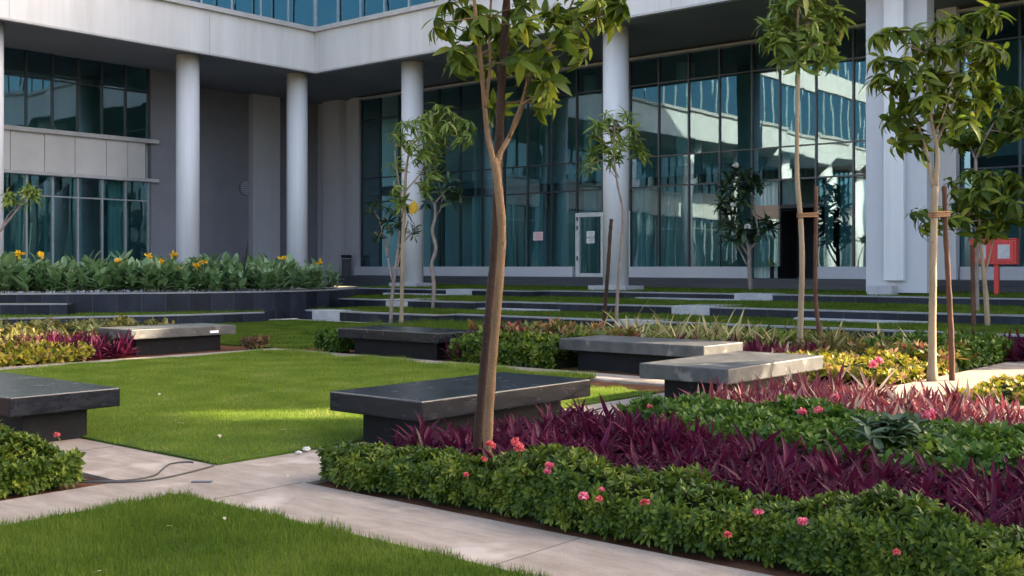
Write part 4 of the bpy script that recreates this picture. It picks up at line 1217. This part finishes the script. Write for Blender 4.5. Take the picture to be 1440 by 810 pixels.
def tree(name, label, d, base_z, limbs, clusters, leaf, bark, group=None, per=3, fingers=6, L=0.22, W=0.07, droop=0.9, prof='lance', el=(-12, 28), petiole=0.12, cat='tree', twig_r=0.006, jit=0.28, seg=4, rs=1.0):
    """limbs: lists of (px, py, radius, depth offset); clusters: (px, py, spread px, depth offset, count)"""
    b0 = limbs[0][0]
    base = at_d(b0[0], b0[1], d); base[2] = base_z
    root = thing(name, base, label, cat, group)
    mb = MB()
    skel = []
    for li, lm in enumerate(limbs):
        pts = [np.append(at_d(a, b_, d + dz), r) for a, b_, r, dz in lm]
        if li == 0: pts[0][2] = base_z - 0.03
        sp_ = spline(pts)
        nz = [1 + 0.05 * math.sin(q * 1.9 + li) + random.uniform(-.04, .04) + (0.35 * max(0, 1 - q / 2.5) if li == 0 else 0) for q in range(len(sp_))]
        mb.tube([p[:3] for p in sp_], [max(0.0025, p[3] * rs * k_) for p, k_ in zip(sp_, nz)], 10 if lm[0][2] > .02 else 7)
        skel += [p[:3] for p in sp_[(0 if li else len(sp_) // 2):]]
    skel = np.array(skel)
    cen, axes = [], []
    cc = np.mean([at_d(c[0], c[1], d + c[3]) for c in clusters], axis=0)
    for c in clusters:
        c0 = at_d(c[0], c[1], d + c[3])
        sp_r = c[2] / FPX * d
        j = np.argmin(np.linalg.norm(skel - c0, axis=1) + 0.6 * np.maximum(0, skel[:, 2] - c0[2] - 0.05))
        a = skel[j]
        tip = c0 - vec(0, 0, 0.02)
        midp = (a + tip) / 2 + rng.normal(0, 0.04, 3) * np.linalg.norm(tip - a)
        mb.tube(spline([a, midp, tip], 3), [twig_r * (1.5 - 1.1 * i / 6) for i in range(7)], 6, cap=False)
        for q in range(c[4] if len(c) > 4 else per):
            p = c0 + rng.normal(0, 0.55, 3) * sp_r * vec(1, 1, .8)
            out = unit((p - c0)[None] + 0.35 * (c0 - cc)[None] + rng.normal(0, .12, (1, 3)))[0]
            ax = unit((out * 0.75 + vec(0, 0, 0.75))[None])[0]
            mb.tube([tip, (tip + p) / 2 + vec(0, 0, .02), p], [twig_r * .55, twig_r * .45, twig_r * .35], 5, cap=False)
            cen.append(p); axes.append(ax)
    mb.build('trunk', M[bark], root, smooth=True)
    lv = Leaves()
    lv.rosettes(np.array(cen), np.array(axes), fingers, el, L, W, droop, jit=jit, seg=seg, prof=prof, fold=0.22)
    lv.build('crown', M[leaf], root)
    return root

def stake(label, d, base_z, pts, r, mat, tie=None):
    P = [at_d(a, b_, d) for a, b_ in pts]
    P[0][2] = base_z - 0.03
    root = thing('tree_stake', P[0], label, 'stake')
    sp_ = spline(P, 5)
    k = len(sp_)
    rr = [r * (1.06 - 0.2 * i / k) * (1 + 0.09 * math.sin(i * 2.3)) for i in range(k)]
    MB().tube(sp_, rr, 9).build('pole', M[mat], root, smooth=True)
    if tie:
        m = MB()
        a, c = np.array(tie[0]), np.array(tie[1])
        for dz in (-.025, 0.0, .03):
            ring = []
            n_ = unit((c - a)[None])[0]; s_ = vec(-n_[1], n_[0], 0)
            rA, rB = tie[2], r * 1.15
            for i in range(9):
                th = math.pi / 2 + math.pi * i / 8
                ring.append(a + n_ * math.cos(th) * rA + s_ * math.sin(th) * rA + vec(0, 0, dz))
            for i in range(9):
                th = -math.pi / 2 + math.pi * i / 8
                ring.append(c + n_ * math.cos(th) * rB + s_ * math.sin(th) * rB + vec(0, 0, dz + .008))
            ring.append(ring[0])
            m.tube(ring, 0.011, 6)
        m.build('tie', M['tie'], root, smooth=True)
    return root

# the big forked tree in the nearest bed
T1D = 7.36
tree('forked_tree', 'large forked tree with broad drooping leaves rising from the nearest hedge', T1D, 0.0,
     [[(682, 690, .056, 0), (685, 640, .052, 0), (689, 560, .049, 0), (695, 480, .047, 0), (702, 400, .045, 0), (706, 330, .044, 0), (702, 275, .047, 0), (698, 240, .040, 0), (695, 222, .030, 0)],
      [(701, 262, .038, 0), (693, 222, .032, 0), (685, 185, .028, 0), (680, 130, .025, -.05), (673, 60, .022, -.1), (667, 0, .018, -.15), (664, -80, .010, -.15)],
      [(683, 150, .022, -.05), (689, 90, .017, .1), (688, 40, .015, .2), (694, -40, .01, .3)],
      [(702, 262, .036, 0), (700, 226, .033, .02), (714, 196, .027, .05), (731, 160, .023, .1), (745, 112, .020, .15), (764, 75, .017, .2), (788, 40, .014, .3), (815, -20, .010, .4)],
      [(716, 194, .016, .05), (722, 172, .012, -.05), (732, 148, .008, -.1)],
      [(764, 75, .014, .2), (800, 55, .010, .1), (840, 30, .007, 0)]],
     [(612, 28, 20, -.1, 3), (640, 14, 22, .2, 3), (662, 42, 20, -.25, 3), (690, 20, 25, -.3, 3), (640, 72, 18, .1, 3), (668, 88, 18, .35, 2), (655, 60, 16, -.35, 2), (715, 52, 20, .3, 3), (730, 8, 25, 0, 4), (706, 84, 14, .35, 2), (745, 30, 20, -.3, 3),
      (770, 12, 25, .2, 4), (765, 72, 18, .4, 3), (800, 50, 20, -.2, 3), (785, 95, 18, .1, 3), (812, 25, 22, .4, 4), (822, 66, 18, .1, 3), (842, 12, 22, -.1, 4), (862, 26, 16, .3, 3), (872, 4, 14, 0, 3), (742, 92, 16, -.2, 3), (752, 122, 16, .2, 3), (776, 118, 16, -.1, 3),
      (765, 150, 10, .1, 2), (692, 150, 9, .35, 2), (722, 84, 14, 0, 3), (700, 58, 12, .4, 2),
      (610, -30, 26, 0, 4), (650, -40, 30, .2, 4), (690, -60, 30, -.2, 4), (740, -50, 30, .3, 4), (790, -45, 30, -.2, 4), (830, -30, 26, .2, 4), (860, -40, 24, 0, 3), (700, -110, 34, 0, 4), (770, -110, 34, 0, 4)],
     'tree_dark', 'bark', fingers=9, L=0.155, W=0.054, droop=0.7, prof='acum', el=(-62, 4), twig_r=0.005, jit=0.38, rs=0.63)
stake('tall dark pole tied beside the big forked tree', T1D + 0.13, 0.0, [(667, 690), (677, 560), (688, 440), (697, 330), (702, 200), (706, 110), (711, 30), (715, -40)], 0.032, 'stake')

# slim tree with fresh green crown left of the big one
tree('young_tree', 'thin pale tree with a fresh green drooping crown behind the far black bench', 26.8, 0.0,
     [[(564, 462, .075, 0), (565, 420, .07, 0), (566, 350, .065, 0), (569, 290, .06, 0), (571, 240, .05, 0), (577, 205, .04, 0)],
      [(577, 205, .035, 0), (596, 190, .025, .3), (612, 178, .015, .4)], [(568, 300, .03, 0), (556, 225, .022, -.3), (558, 195, .014, -.3)], [(600, 225, .02, 0), (625, 215, .018, .2), (655, 185, .01, .3)],
      [(569, 270, .03, 0), (590, 245, .025, .1), (608, 215, .02, .2)]],
     [(557, 190, 11, -.4, 4), (575, 178, 11, .2, 5), (592, 165, 11, -.2, 5), (610, 158, 11, .3, 5), (628, 157, 10, 0, 5), (598, 185, 11, -.5, 5), (615, 180, 11, .5, 5), (635, 175, 11, -.2, 5), (652, 176, 11, .2, 5), (662, 192, 9, 0, 4), (645, 195, 9, -.4, 4),
      (620, 200, 10, .2, 4), (600, 208, 10, -.2, 5), (607, 225, 9, .2, 4), (590, 222, 9, -.3, 4), (612, 245, 8, .1, 3), (570, 205, 9, -.3, 3), (600, 262, 8, .1, 3), (557, 268, 8, -.3, 3), (556, 240, 8, .3, 2), (560, 285, 8, 0, 3)],
     'tree_light', 'pale_bark', fingers=8, L=0.36, W=0.065, droop=1.1, el=(-30, 20), twig_r=0.012, rs=0.68)
# slim tree before the big round column
tree('young_tree', 'slim sapling with a sparse layered crown before the right hand round column', 23.4, 0.0,
     [[(866, 472, .055, 0), (868, 420, .045, 0), (873, 350, .04, 0), (876, 300, .036, 0), (869, 262, .032, 0), (864, 225, .028, 0), (864, 180, .02, 0)],
      [(866, 250, .014, 0), (852, 232, .012, 0), (840, 222, .008, 0)], [(866, 215, .012, 0), (885, 206, .01, .1), (898, 200, .006, .1)]],
     [(858, 165, 10, 0, 4), (875, 163, 9, .2, 4), (842, 178, 9, -.2, 4), (862, 182, 10, .3, 4), (884, 180, 9, -.2, 4), (836, 222, 9, 0, 5), (825, 236, 7, -.1, 4), (848, 205, 9, .2, 4), (872, 205, 9, -.3, 3), (893, 200, 8, .1, 5), (902, 212, 6, 0, 4), (862, 225, 9, .2, 3), (832, 190, 7, 0, 3)],
     'tree_light', 'grey_bark', fingers=8, L=0.30, W=0.055, droop=0.75, el=(-12, 25), twig_r=0.008, rs=0.78)
stake('thin broken dark stick beside the slim sapling', 23.2, 0.0, [(848, 472), (851, 430), (855, 380), (858, 330), (860, 308)], 0.042, 'stake')
# tall slim tree tied to a pole
T4D = 18.3
tree('young_tree', 'tall slim tree with a layered yellow green crown, tied to a short brown pole', T4D, 0.0,
     [[(1124, 503, .062, 0), (1126, 440, .058, 0), (1128, 370, .054, 0), (1126, 310, .05, 0), (1121, 250, .046, 0), (1121, 170, .04, 0), (1123, 95, .034, 0), (1122, 20, .026, 0), (1124, -60, .016, 0)],
      [(1122, 92, .014, 0), (1105, 74, .01, .2), (1092, 66, .006, .2)], [(1123, 85, .014, 0), (1142, 66, .01, -.2), (1156, 58, .006, -.2)], [(1122, 50, .012, 0), (1090, 30, .007, .1)], [(1122, 40, .012, 0), (1165, 25, .007, 0)]],
     [(1095, 14, 13, .2, 5), (1120, 8, 14, -.3, 5), (1146, 10, 14, .2, 5), (1170, 20, 11, 0, 5), (1080, 34, 10, 0, 5), (1106, 36, 13, .3, 5), (1134, 36, 13, -.2, 5), (1160, 38, 12, .2, 5), (1182, 30, 7, 0, 4), (1092, 58, 9, -.2, 4), (1076, 54, 6, 0, 3),
      (1114, 64, 12, .2, 5), (1144, 62, 12, -.2, 5), (1165, 60, 9, .1, 4), (1098, 82, 8, .1, 4), (1120, 86, 9, -.1, 4), (1148, 84, 9, 0, 4), (1168, 84, 6, 0, 3),
      (1100, -16, 16, 0, 5), (1130, -20, 16, .3, 5), (1160, -12, 14, -.2, 5), (1120, -50, 16, 0, 5), (1145, -45, 14, 0, 4)],
     'tree_light', 'pale_bark', fingers=8, L=0.30, W=0.066, droop=0.7, el=(-14, 22), twig_r=0.008, rs=0.85)
pA, pB = at_d(1126, 303, T4D), at_d(1147, 303, T4D + .1)
stake('short brown pole tied to the tall slim tree', T4D + 0.1, 0.0, [(1151, 503), (1152, 470), (1147, 420), (1147, 340), (1148, 262)], 0.037, 'red_stake', (pA, pB, 0.06))
# bushy tree on the right, tied to a reddish pole
T5D = 14.3
tree('bushy_tree', 'bushy tree with large glossy drooping leaves tied to a reddish pole', T5D, 0.0,
     [[(1311, 539, .085, 0), (1311, 470, .075, 0), (1312, 400, .07, 0), (1313, 340, .068, 0), (1315, 262, .066, 0)],
      [(1314, 264, .052, 0), (1305, 225, .036, .05), (1298, 195, .028, .1), (1285, 165, .022, .2), (1270, 130, .014, .3)],
      [(1316, 264, .05, 0), (1318, 215, .04, -.05), (1311, 175, .034, -.1), (1304, 130, .026, -.1), (1302, 75, .016, -.1)],
      [(1317, 200, .03, -.05), (1335, 160, .024, 0), (1350, 120, .018, .1), (1358, 80, .010, .2)], [(1315, 190, .018, -.05), (1330, 150, .014, -.3), (1340, 110, .008, -.4)]],
     [(1244, 46, 12, .1, 4), (1268, 44, 13, -.2, 4), (1295, 42, 14, .2, 4), (1322, 34, 13, -.2, 4), (1350, 30, 13, .2, 4), (1378, 24, 11, 0, 4), (1398, 18, 9, .1, 4), (1240, 82, 12, .2, 4), (1262, 90, 13, -.3, 4), (1290, 72, 14, .3, 4), (1320, 70, 14, -.1, 5), (1350, 66, 14, .3, 5), (1380, 60, 13, -.2, 4), (1404, 72, 10, 0, 4),
      (1236, 112, 10, 0, 4), (1258, 124, 12, .2, 4), (1288, 108, 13, -.3, 4), (1318, 106, 14, .3, 5), (1352, 104, 14, -.2, 5), (1384, 96, 12, .2, 4), (1272, 150, 12, .1, 4), (1300, 140, 12, -.3, 4), (1332, 138, 13, .3, 4), (1364, 140, 12, 0, 4), (1256, 168, 10, 0, 4), (1282, 182, 11, .2, 4), (1320, 166, 11, .3, 4), (1346, 170, 11, -.1, 4), (1264, 200, 8, .1, 3), (1290, 212, 9, .3, 3), (1394, 128, 11, .2, 4)],
     'tree_dark', 'pale_bark', fingers=8, L=0.27, W=0.072, droop=0.9, prof='lance', el=(-38, 16), twig_r=0.007, rs=0.66)
pA, pB = at_d(1313, 302, T5D), at_d(1331, 302, T5D + .08)
stake('reddish brown pole tied to the bushy tree', T5D + 0.08, 0.0, [(1339, 539), (1338, 480), (1334, 400), (1330, 330), (1328, 262)], 0.036, 'red_stake', (pA, pB, 0.058))
# two more trees behind it
tree('bushy_tree', 'low bushy tree before the red cabinet', 22.3, 0.0,
     [[(1389, 484, .085, 0), (1388, 440, .08, 0), (1384, 390, .07, 0), (1379, 340, .05, 0), (1376, 290, .04, 0)], [(1385, 385, .035, 0), (1394, 350, .025, .2), (1402, 300, .016, .3)]],
     [(1345, 262, 12, 0, 4), (1368, 252, 12, .3, 4), (1392, 250, 12, -.3, 4), (1416, 256, 12, .2, 4), (1438, 262, 12, 0, 4), (1352, 285, 12, .2, 4), (1376, 278, 12, -.4, 4), (1400, 280, 12, .3, 4), (1425, 284, 12, -.2, 4), (1300, 318, 9, .1, 3), (1318, 300, 10, 0, 3), (1340, 308, 11, -.2, 4), (1364, 305, 11, .3, 4), (1390, 308, 11, 0, 4), (1416, 310, 11, .2, 4), (1290, 300, 8, 0, 3), (1372, 328, 8, 0, 3), (1400, 326, 8, .2, 3), (1445, 300, 12, .3, 4)],
     'tree_dark', 'pale_bark', fingers=7, L=0.36, W=0.11, droop=1.0, prof='acum', el=(-45, 12), twig_r=0.010, rs=0.66)
stake('thin dark reddish stick beside the low bushy tree', 22.4, 0.0, [(1370, 484), (1369, 440), (1368, 390), (1367, 345)], 0.045, 'red_stake')
tree('bushy_tree', 'darker tree behind the bushy tree, its grey limbs forking before blue glass', 24.5, Z1,
     [[(1374, 462, .07, 0), (1374, 400, .06, 0), (1373, 300, .055, 0), (1372, 222, .05, 0)], [(1372, 224, .04, 0), (1360, 198, .03, .2), (1348, 180, .02, .2)], [(1372, 224, .04, 0), (1385, 195, .03, -.2), (1402, 165, .02, -.2)]],
     [(1330, 190, 11, 0, 4), (1345, 172, 11, .3, 4), (1366, 180, 12, -.3, 4), (1386, 168, 12, .2, 4), (1408, 160, 12, -.2, 4), (1430, 165, 12, .2, 4), (1350, 200, 10, .2, 3), (1380, 196, 10, 0, 3), (1412, 186, 12, .3, 4), (1436, 190, 12, 0, 4), (1420, 130, 12, 0, 4), (1440, 140, 12, .2, 4), (1400, 206, 8, 0, 3)],
     'tree_dark', 'grey_bark', fingers=7, L=0.36, W=0.12, droop=1.1, prof='acum', el=(-40, 14), twig_r=0.010, rs=0.7)
# tip of a tree reaching in from the left
tree('young_tree', 'thin grey branch tip with a tuft of leaves reaching in from the left', 24.0, 0.27,
     [[(-40, 452, .05, 0), (-30, 400, .045, 0), (-14, 345, .03, 0), (4, 320, .026, 0), (22, 298, .02, 0), (38, 278, .012, 0)], [(2, 322, .02, 0), (12, 302, .014, .1), (24, 290, .008, .1)]],
     [(36, 270, 7, 0, 5), (46, 268, 6, .1, 5), (22, 284, 6, 0, 4), (10, 276, 6, .1, 3), (50, 276, 5, 0, 3)],
     'tree_light', 'grey_bark', fingers=7, L=0.26, W=0.055, droop=0.9, el=(-20, 25), twig_r=0.008)

# frangipani trees: rosettes of dark leaves at the ends of grey limbs
def frangipani(label, d, base_z, limbs, tips, L=0.30, W=0.085, n=16, bark='grey_bark', blossoms=()):
    base = at_d(limbs[0][0][0], limbs[0][0][1], d); base[2] = base_z
    root = thing('frangipani_tree', base, label, 'tree')
    mb = MB()
    for li, lm in enumerate(limbs):
        pts = [np.append(at_d(a, b_, d + dz), r) for a, b_, r, dz in lm]
        if li == 0: pts[0][2] = base_z - 0.03
        s_ = spline(pts)
        mb.tube([p[:3] for p in s_], [p[3] * 0.72 * (1 + random.uniform(-.06, .06)) for p in s_], 8)
    mb.build('trunk', M[bark], root, smooth=True)
    cen = np.array([at_d(a, b_, d + dz) for a, b_, dz in tips])
    cc = cen.mean(axis=0)
    lv = Leaves()
    lv.rosettes(cen, unit(cen - cc) * 0.45 + vec(0, 0, 0.8), n, (-25, 60), L, W, 0.5, jit=0.25, seg=4, prof='obov', fold=0.3)
    lv.build('crown', M['frangi'], root)
    for px, py in blossoms:
        flower_ball(root, at_d(px, py, d - 0.4), 0.09, M['white_petal'], 'blossom')
    return root
M['white_petal'] = leaf_mat('white petals', [(0.0, (0.75, 0.74, 0.68)), (1.0, (0.82, 0.80, 0.74))], 0.5, 0.3, 0.3)
frangipani('small frangipani with forked grey stems beside the thin pale tree', 27.3, 0.0,
           [[(549, 461, .06, 0), (551, 420, .06, 0), (555, 385, .055, 0), (560, 350, .05, 0), (562, 325, .04, 0)], [(552, 395, .045, 0), (546, 365, .04, .2), (540, 335, .035, .3), (534, 310, .03, .4), (526, 298, .025, .4)], [(545, 362, .03, .2), (548, 335, .025, 0), (546, 315, .02, 0)],
            [(560, 350, .04, 0), (572, 335, .03, -.2), (582, 325, .025, -.2)], [(556, 385, .035, 0), (566, 345, .03, .3), (574, 310, .025, .3)], [(538, 325, .02, .3), (532, 335, .015, .2)]],
           [(526, 292, .4), (520, 298, .2), (536, 290, 0), (546, 298, 0), (546, 312, .2), (556, 300, -.2), (560, 316, .2), (584, 320, -.2), (580, 330, 0), (532, 334, .2), (556, 280, .1), (572, 300, .3), (552, 322, 0)], L=0.26, W=0.075, n=14)
frangipani('frangipani with a crooked trunk and dark rosettes on the terrace', 31.6, Z1,
           [[(609, 436, .085, 0), (610, 400, .08, 0), (607, 372, .075, 0), (613, 350, .07, 0), (608, 325, .07, 0), (612, 305, .06, 0), (611, 285, .05, 0)], [(611, 305, .04, 0), (619, 295, .035, .2), (622, 280, .03, .2)], [(611, 290, .04, 0), (600, 268, .03, -.2), (604, 250, .025, -.2)], [(612, 285, .04, 0), (630, 265, .03, .2), (640, 262, .02, .2)]],
           [(606, 256, 0), (618, 246, .3), (630, 252, -.3), (642, 262, .2), (646, 272, 0), (634, 272, .3), (620, 268, -.3), (606, 272, .2), (612, 240, 0), (600, 246, .3), (628, 240, 0), (636, 285, 0), (600, 285, .1)], L=0.34, W=0.09, n=14)
frangipani('frangipani with dense dark rosettes and white blossoms beside the black doorway', 34.8, Z3 + 0.03,
           [[(1056, 410, .11, 0), (1054, 380, .10, 0), (1053, 350, .09, 0), (1046, 330, .07, 0)], [(1053, 360, .06, 0), (1038, 335, .055, .2), (1028, 300, .05, .3), (1030, 270, .04, .3)], [(1053, 352, .055, 0), (1066, 335, .05, -.2), (1062, 300, .04, -.2), (1056, 270, .035, -.2)], [(1050, 372, .045, 0), (1040, 352, .04, .2), (1030, 335, .03, .2)]],
           [(1036, 242, .3), (1026, 252, 0), (1048, 250, -.2), (1060, 258, .2), (1020, 266, .3), (1034, 266, -.3), (1050, 268, .3), (1016, 284, 0), (1030, 284, .3), (1042, 282, -.3), (1022, 302, .2), (1036, 302, 0), (1016, 318, 0), (1030, 320, .3), (1046, 322, -.2), (1062, 314, .2), (1076, 312, 0), (1082, 322, .2), (1070, 330, -.2), (1056, 334, .2), (1040, 336, 0), (1026, 338, .2), (1066, 264, 0)],
           L=0.44, W=0.13, n=20, blossoms=((1031, 289), (1051, 319), (1034, 233)))
# one yellowed leaf hanging from the thin pale tree
lv = Leaves()
p = at_d(582, 282, 26.6)
lv.add(np.array([p, p + vec(.03, .02, -.02)]), np.array([vec(.12, 0, -1), vec(-.25, .1, -1)]), np.array([vec(-.6, -.7, 0), vec(-.7, -.5, .2)]), 0.34, 0.19, 0.3, seg=4, prof='ovate')
o = lv.build('yellow_leaf', M['yellow_dead'], None, p)
tag(o, 'single yellowed leaf hanging on the thin pale tree', 'leaf')

# unseen trees added on the right, placed and sized to break up the sunlight
def added_shade_tree(x, y, h, r, n, label):
    root = thing('added_shade_tree', (x, y, 0), label, 'tree')
    mb = MB(); mb.tube([(x, y, -.03), (x + .05, y, h * .5), (x, y + .05, h)], [0.09, 0.07, 0.03], 9)
    c = rng.normal(0, 1, (n, 3)); c = unit(c) * rng.uniform(.35, 1, (n, 1)) ** .5 * vec(r, r, r * 0.8) + vec(x, y, h)
    for q in c[:14]:
        mb.tube([(x, y, h - r * .6), tuple((q + vec(x, y, h)) / 2), tuple(q)], [.025, .015, .006], 5, cap=False)
    mb.build('trunk', M['bark'], root, smooth=True)
    lv = Leaves()
    lv.rosettes(c, unit(c - vec(x, y, h)) + vec(0, 0, .8), 7, (-25, 25), 0.30, 0.10, 1.0, seg=3, prof='ovate')
    lv.build('crown', M['tree_dark'], root)
added_shade_tree(16.1, 0.5, 4.25, 0.55, 34, 'added unseen tree near the far path, shading one end of the bench')
added_shade_tree(20.5, -4.5, 6.6, 1.3, 90, 'taller added unseen tree near the terraces, breaking up the sunlight')

# ================================================================== small things
# red hose cabinet on its post
M['pane_grey'] = plain('frosted pane', (0.40, 0.40, 0.41), 0.4)
x = 31.3
dcab = float(np.array([x, y_on(1398, x)]) @ FWD[:2])
cx_, cy_ = x, y_on(1398, x)
zb = Z3 + 0.03
cab = thing('hose_cabinet', (cx_, cy_, zb), 'red fire hose cabinet with two white panes on a red post', 'fire cabinet')
zt, z_b = 1.5 + (375 - 337) / FPX * dcab, 1.5 + (375 - 372) / FPX * dcab
hw = 0.5 * 56 / FPX * dcab / 0.9
MB().box(cx_ - .12, cx_ + .14, cy_ - hw, cy_ + hw, z_b, zt).build('cabinet_body', M['red'], cab, bevel=0.012)
for s in (0, 1):
    ya = cy_ + hw - 0.10 - s * (hw - 0.02)
    fr_ = MB().box(cx_ - .145, cx_ - .121, ya - hw + .14, ya, z_b + .07, zt - .05).build('cabinet_door', M['red'], cab, bevel=0.006)
    MB().box(cx_ - .152, cx_ - .1455, ya - hw + (.27 if s == 0 else .24), ya - (.16 if s == 0 else .06), z_b + .16, zt - .14).build('pane', M['pane_grey'], fr_)
MB().box(cx_ - .06, cx_ + .06, cy_ - .13, cy_ - .01, zb - .02, z_b + .001).build('post', M['red'], cab)
MB().box(cx_ - .13, cx_ + .15, cy_ - hw - .02, cy_ + hw + .02, zt + .001, zt + .03).build('cabinet_top', M['red'], cab)
# round red reel seen through the glass
p = (35.6, y_on(1192, 35.6), 1.5 + 20 / FPX * 41)
hr = thing('hose_reel', (p[0], p[1], ZF - .02), 'small red hose reel standing behind the glass', 'hose reel')
ring = [(p[0], p[1] + .16 * math.cos(a), p[2] + .30 * math.sin(a)) for a in np.linspace(0, 2 * math.pi, 25)]
MB().tube(ring, 0.045, 8).build('reel', M['red'], hr, smooth=True)
MB().box(p[0] - .03, p[0] + .03, p[1] - .03, p[1] + .03, ZF - .02, p[2] - .24).build('reel_stand', M['iron'], hr)
# notices on the glass
def notice(px0, px1, py0, py1, mat, label, x=UG - 0.012):
    ya, yb = sorted((y_on(px0, x), y_on(px1, x)))
    d = float(np.array([x, (ya + yb) / 2]) @ FWD[:2])
    o = MB().box(x - .006, x, ya, yb, 1.5 + (HY - py1) / FPX * d, 1.5 + (HY - py0) / FPX * d).build('notice', mat, None, (x, (ya + yb) / 2, 1.5 + (HY - py1) / FPX * d))
    lines = MB()
    za, zc_ = 1.5 + (HY - py1) / FPX * d, 1.5 + (HY - py0) / FPX * d
    for i in range(5):
        zz = za + (zc_ - za) * (0.15 + 0.16 * i)
        lines.box(x - .0085, x - .0065, ya + (yb - ya) * .12, yb - (yb - ya) * (.12 + .2 * (i % 2)), zz, zz + 0.012)
    ln = lines.build('print', M['iron'] if mat is M['paper'] else M['red'], o)
    tag(o, label, 'notice')
notice(825, 836, 325, 333, M['paper'], 'upper white paper on the glass door', UG - 0.006)
notice(825, 836, 334, 342, M['paper'], 'lower white paper on the glass door', UG - 0.006)
notice(750, 763.5, 326, 338, M['pinkpaper'], 'pink and white notice on the glass left of the door')
# bin by the pale wall
xb = 34.2
yb_ = y_on(487, xb)
bn = thing('waste_bin', (xb, yb_, ZF), 'small dark open bin by the pale wall at the planter end', 'bin')
d_ = float(np.array([xb, yb_]) @ FWD[:2])
MB().box(xb - .16, xb + .16, yb_ - .16, yb_ + .16, ZF, 1.5 + (375 - 364) / FPX * d_).build('bin_body', M['iron'], bn, bevel=.02)
MB().box(xb - .18, xb + .18, yb_ - .18, yb_ + .18, 1.5 + (375 - 363) / FPX * d_, 1.5 + (375 - 358.5) / FPX * d_).build('bin_lid', M['black'], bn, bevel=.02)
# cables on the path
def cable(pts, label):
    P = spline([at_z(a, b_, 0.014) for a, b_ in pts], 8)
    o = MB().tube(P, 0.0062, 8).build('cable', M['cable'], None, P[0], smooth=True)
    tag(o, label, 'cable')
cable([(106, 674), (130, 676.5), (160, 676.5), (190, 674), (218, 668), (228, 660), (240, 652), (262, 649.5), (272, 650)], 'black cable with a bend crossing the path to the lawn edge')
cable([(108, 678), (135, 678), (165, 677.8), (200, 676), (235, 671), (270, 663), (292, 657), (302, 654)], 'straighter black cable crossing the path to the lawn corner')
p = at_z(284, 678, 0.007)
o = MB().box(p[0] - .022, p[0] + .022, p[1] - .07, p[1] + .07, 0.0065, 0.016).build('drain_cover', M['iron'], None, p, bevel=.003); o.rotation_euler = (0, 0, .7)
tag(o, 'small grey metal plate lying on the path crossing', 'cover')
# stones and clods by the lawn corner
def pebble(px, py, s, label, mat, z=0.006):
    p = at_z(px, py, z)
    bm = bmesh.new(); bmesh.ops.create_icosphere(bm, subdivisions=2, radius=1)
    for v in bm.verts:
        v.co *= 1 + 0.18 * math.sin(v.co.x * 5 + px) * math.cos(v.co.y * 4 + py)
        v.co = Vector((v.co.x * s * 1.3, v.co.y * s, max(v.co.z, -.4) * s * .6))
    me = bpy.data.meshes.new('stone'); bm.to_mesh(me); bm.free()
    o = link('stone', me, M[mat]); o.location = (p[0], p[1], z + s * .2); o.rotation_euler = (0, 0, px)
    tag(o, label, 'stone')
pebble(431, 633, 0.034, 'largest pale stone at the front edge of the square lawn', 'kerb', 0.02)
pebble(420, 637, 0.022, 'smaller pale stone beside the largest stone at the lawn edge', 'kerb', 0.02)
pebble(316, 644, 0.016, 'dark clod at the front corner of the square lawn', 'soil', 0.02)
# fallen leaves on the lawns and a scrap on the far bench
fl = ((38, 522, 'pale fallen leaf on the lawn before the yellow shrubs'), (190, 532, 'pale curled leaf on the lawn left of its centre'), (224, 553, 'long pale leaf on the lawn behind the left bench'), (380, 550, 'small pale leaf in the middle of the lawn'),
      (403, 604, 'pale leaf beside the sunlit patch of lawn'), (308, 611, 'pale leaf near the front corner of the lawn'), (250, 595, 'yellowish leaf on the lawn by the sunlit patch'), (343, 503, 'pale leaf at the back of the lawn'),
      (315, 727, 'small dry leaf in the nearest grass'), (234, 740, 'tiny dry leaf in the nearest grass, left of the other'), (143, 803, 'dry leaf in the nearest grass at the bottom'), (404, 668, 'brown scrap on the path left of the hedge'))
for i, (px, py, label) in enumerate(fl):
    p = at_z(px, py, 0.062 if py > 700 else 0.045 if py < 660 else 0.012)
    lv = Leaves()
    a = i * 2.1
    lv.add(p[None], vec(math.cos(a), math.sin(a), .1)[None], vec(.2 * math.sin(a * 3), .1, 1)[None], 0.075 if py < 660 else 0.045, 0.034 if py < 660 else .02, 0.7, seg=4, prof='ovate')
    o = lv.build('fallen_leaf', M['dead_leaf'], None, p)
    tag(o, label, 'leaf')
p = at_d(308, 467, 19.5)
o = MB().box(p[0] - .10, p[0] + .08, 16.692, 16.6975, p[2] - .02, p[2] + .025).build('sticker', M['paper'], None, (p[0], 16.6975, p[2]), bevel=.002)
tag(o, 'white scrap stuck to the front of the dusty bench', 'sticker')
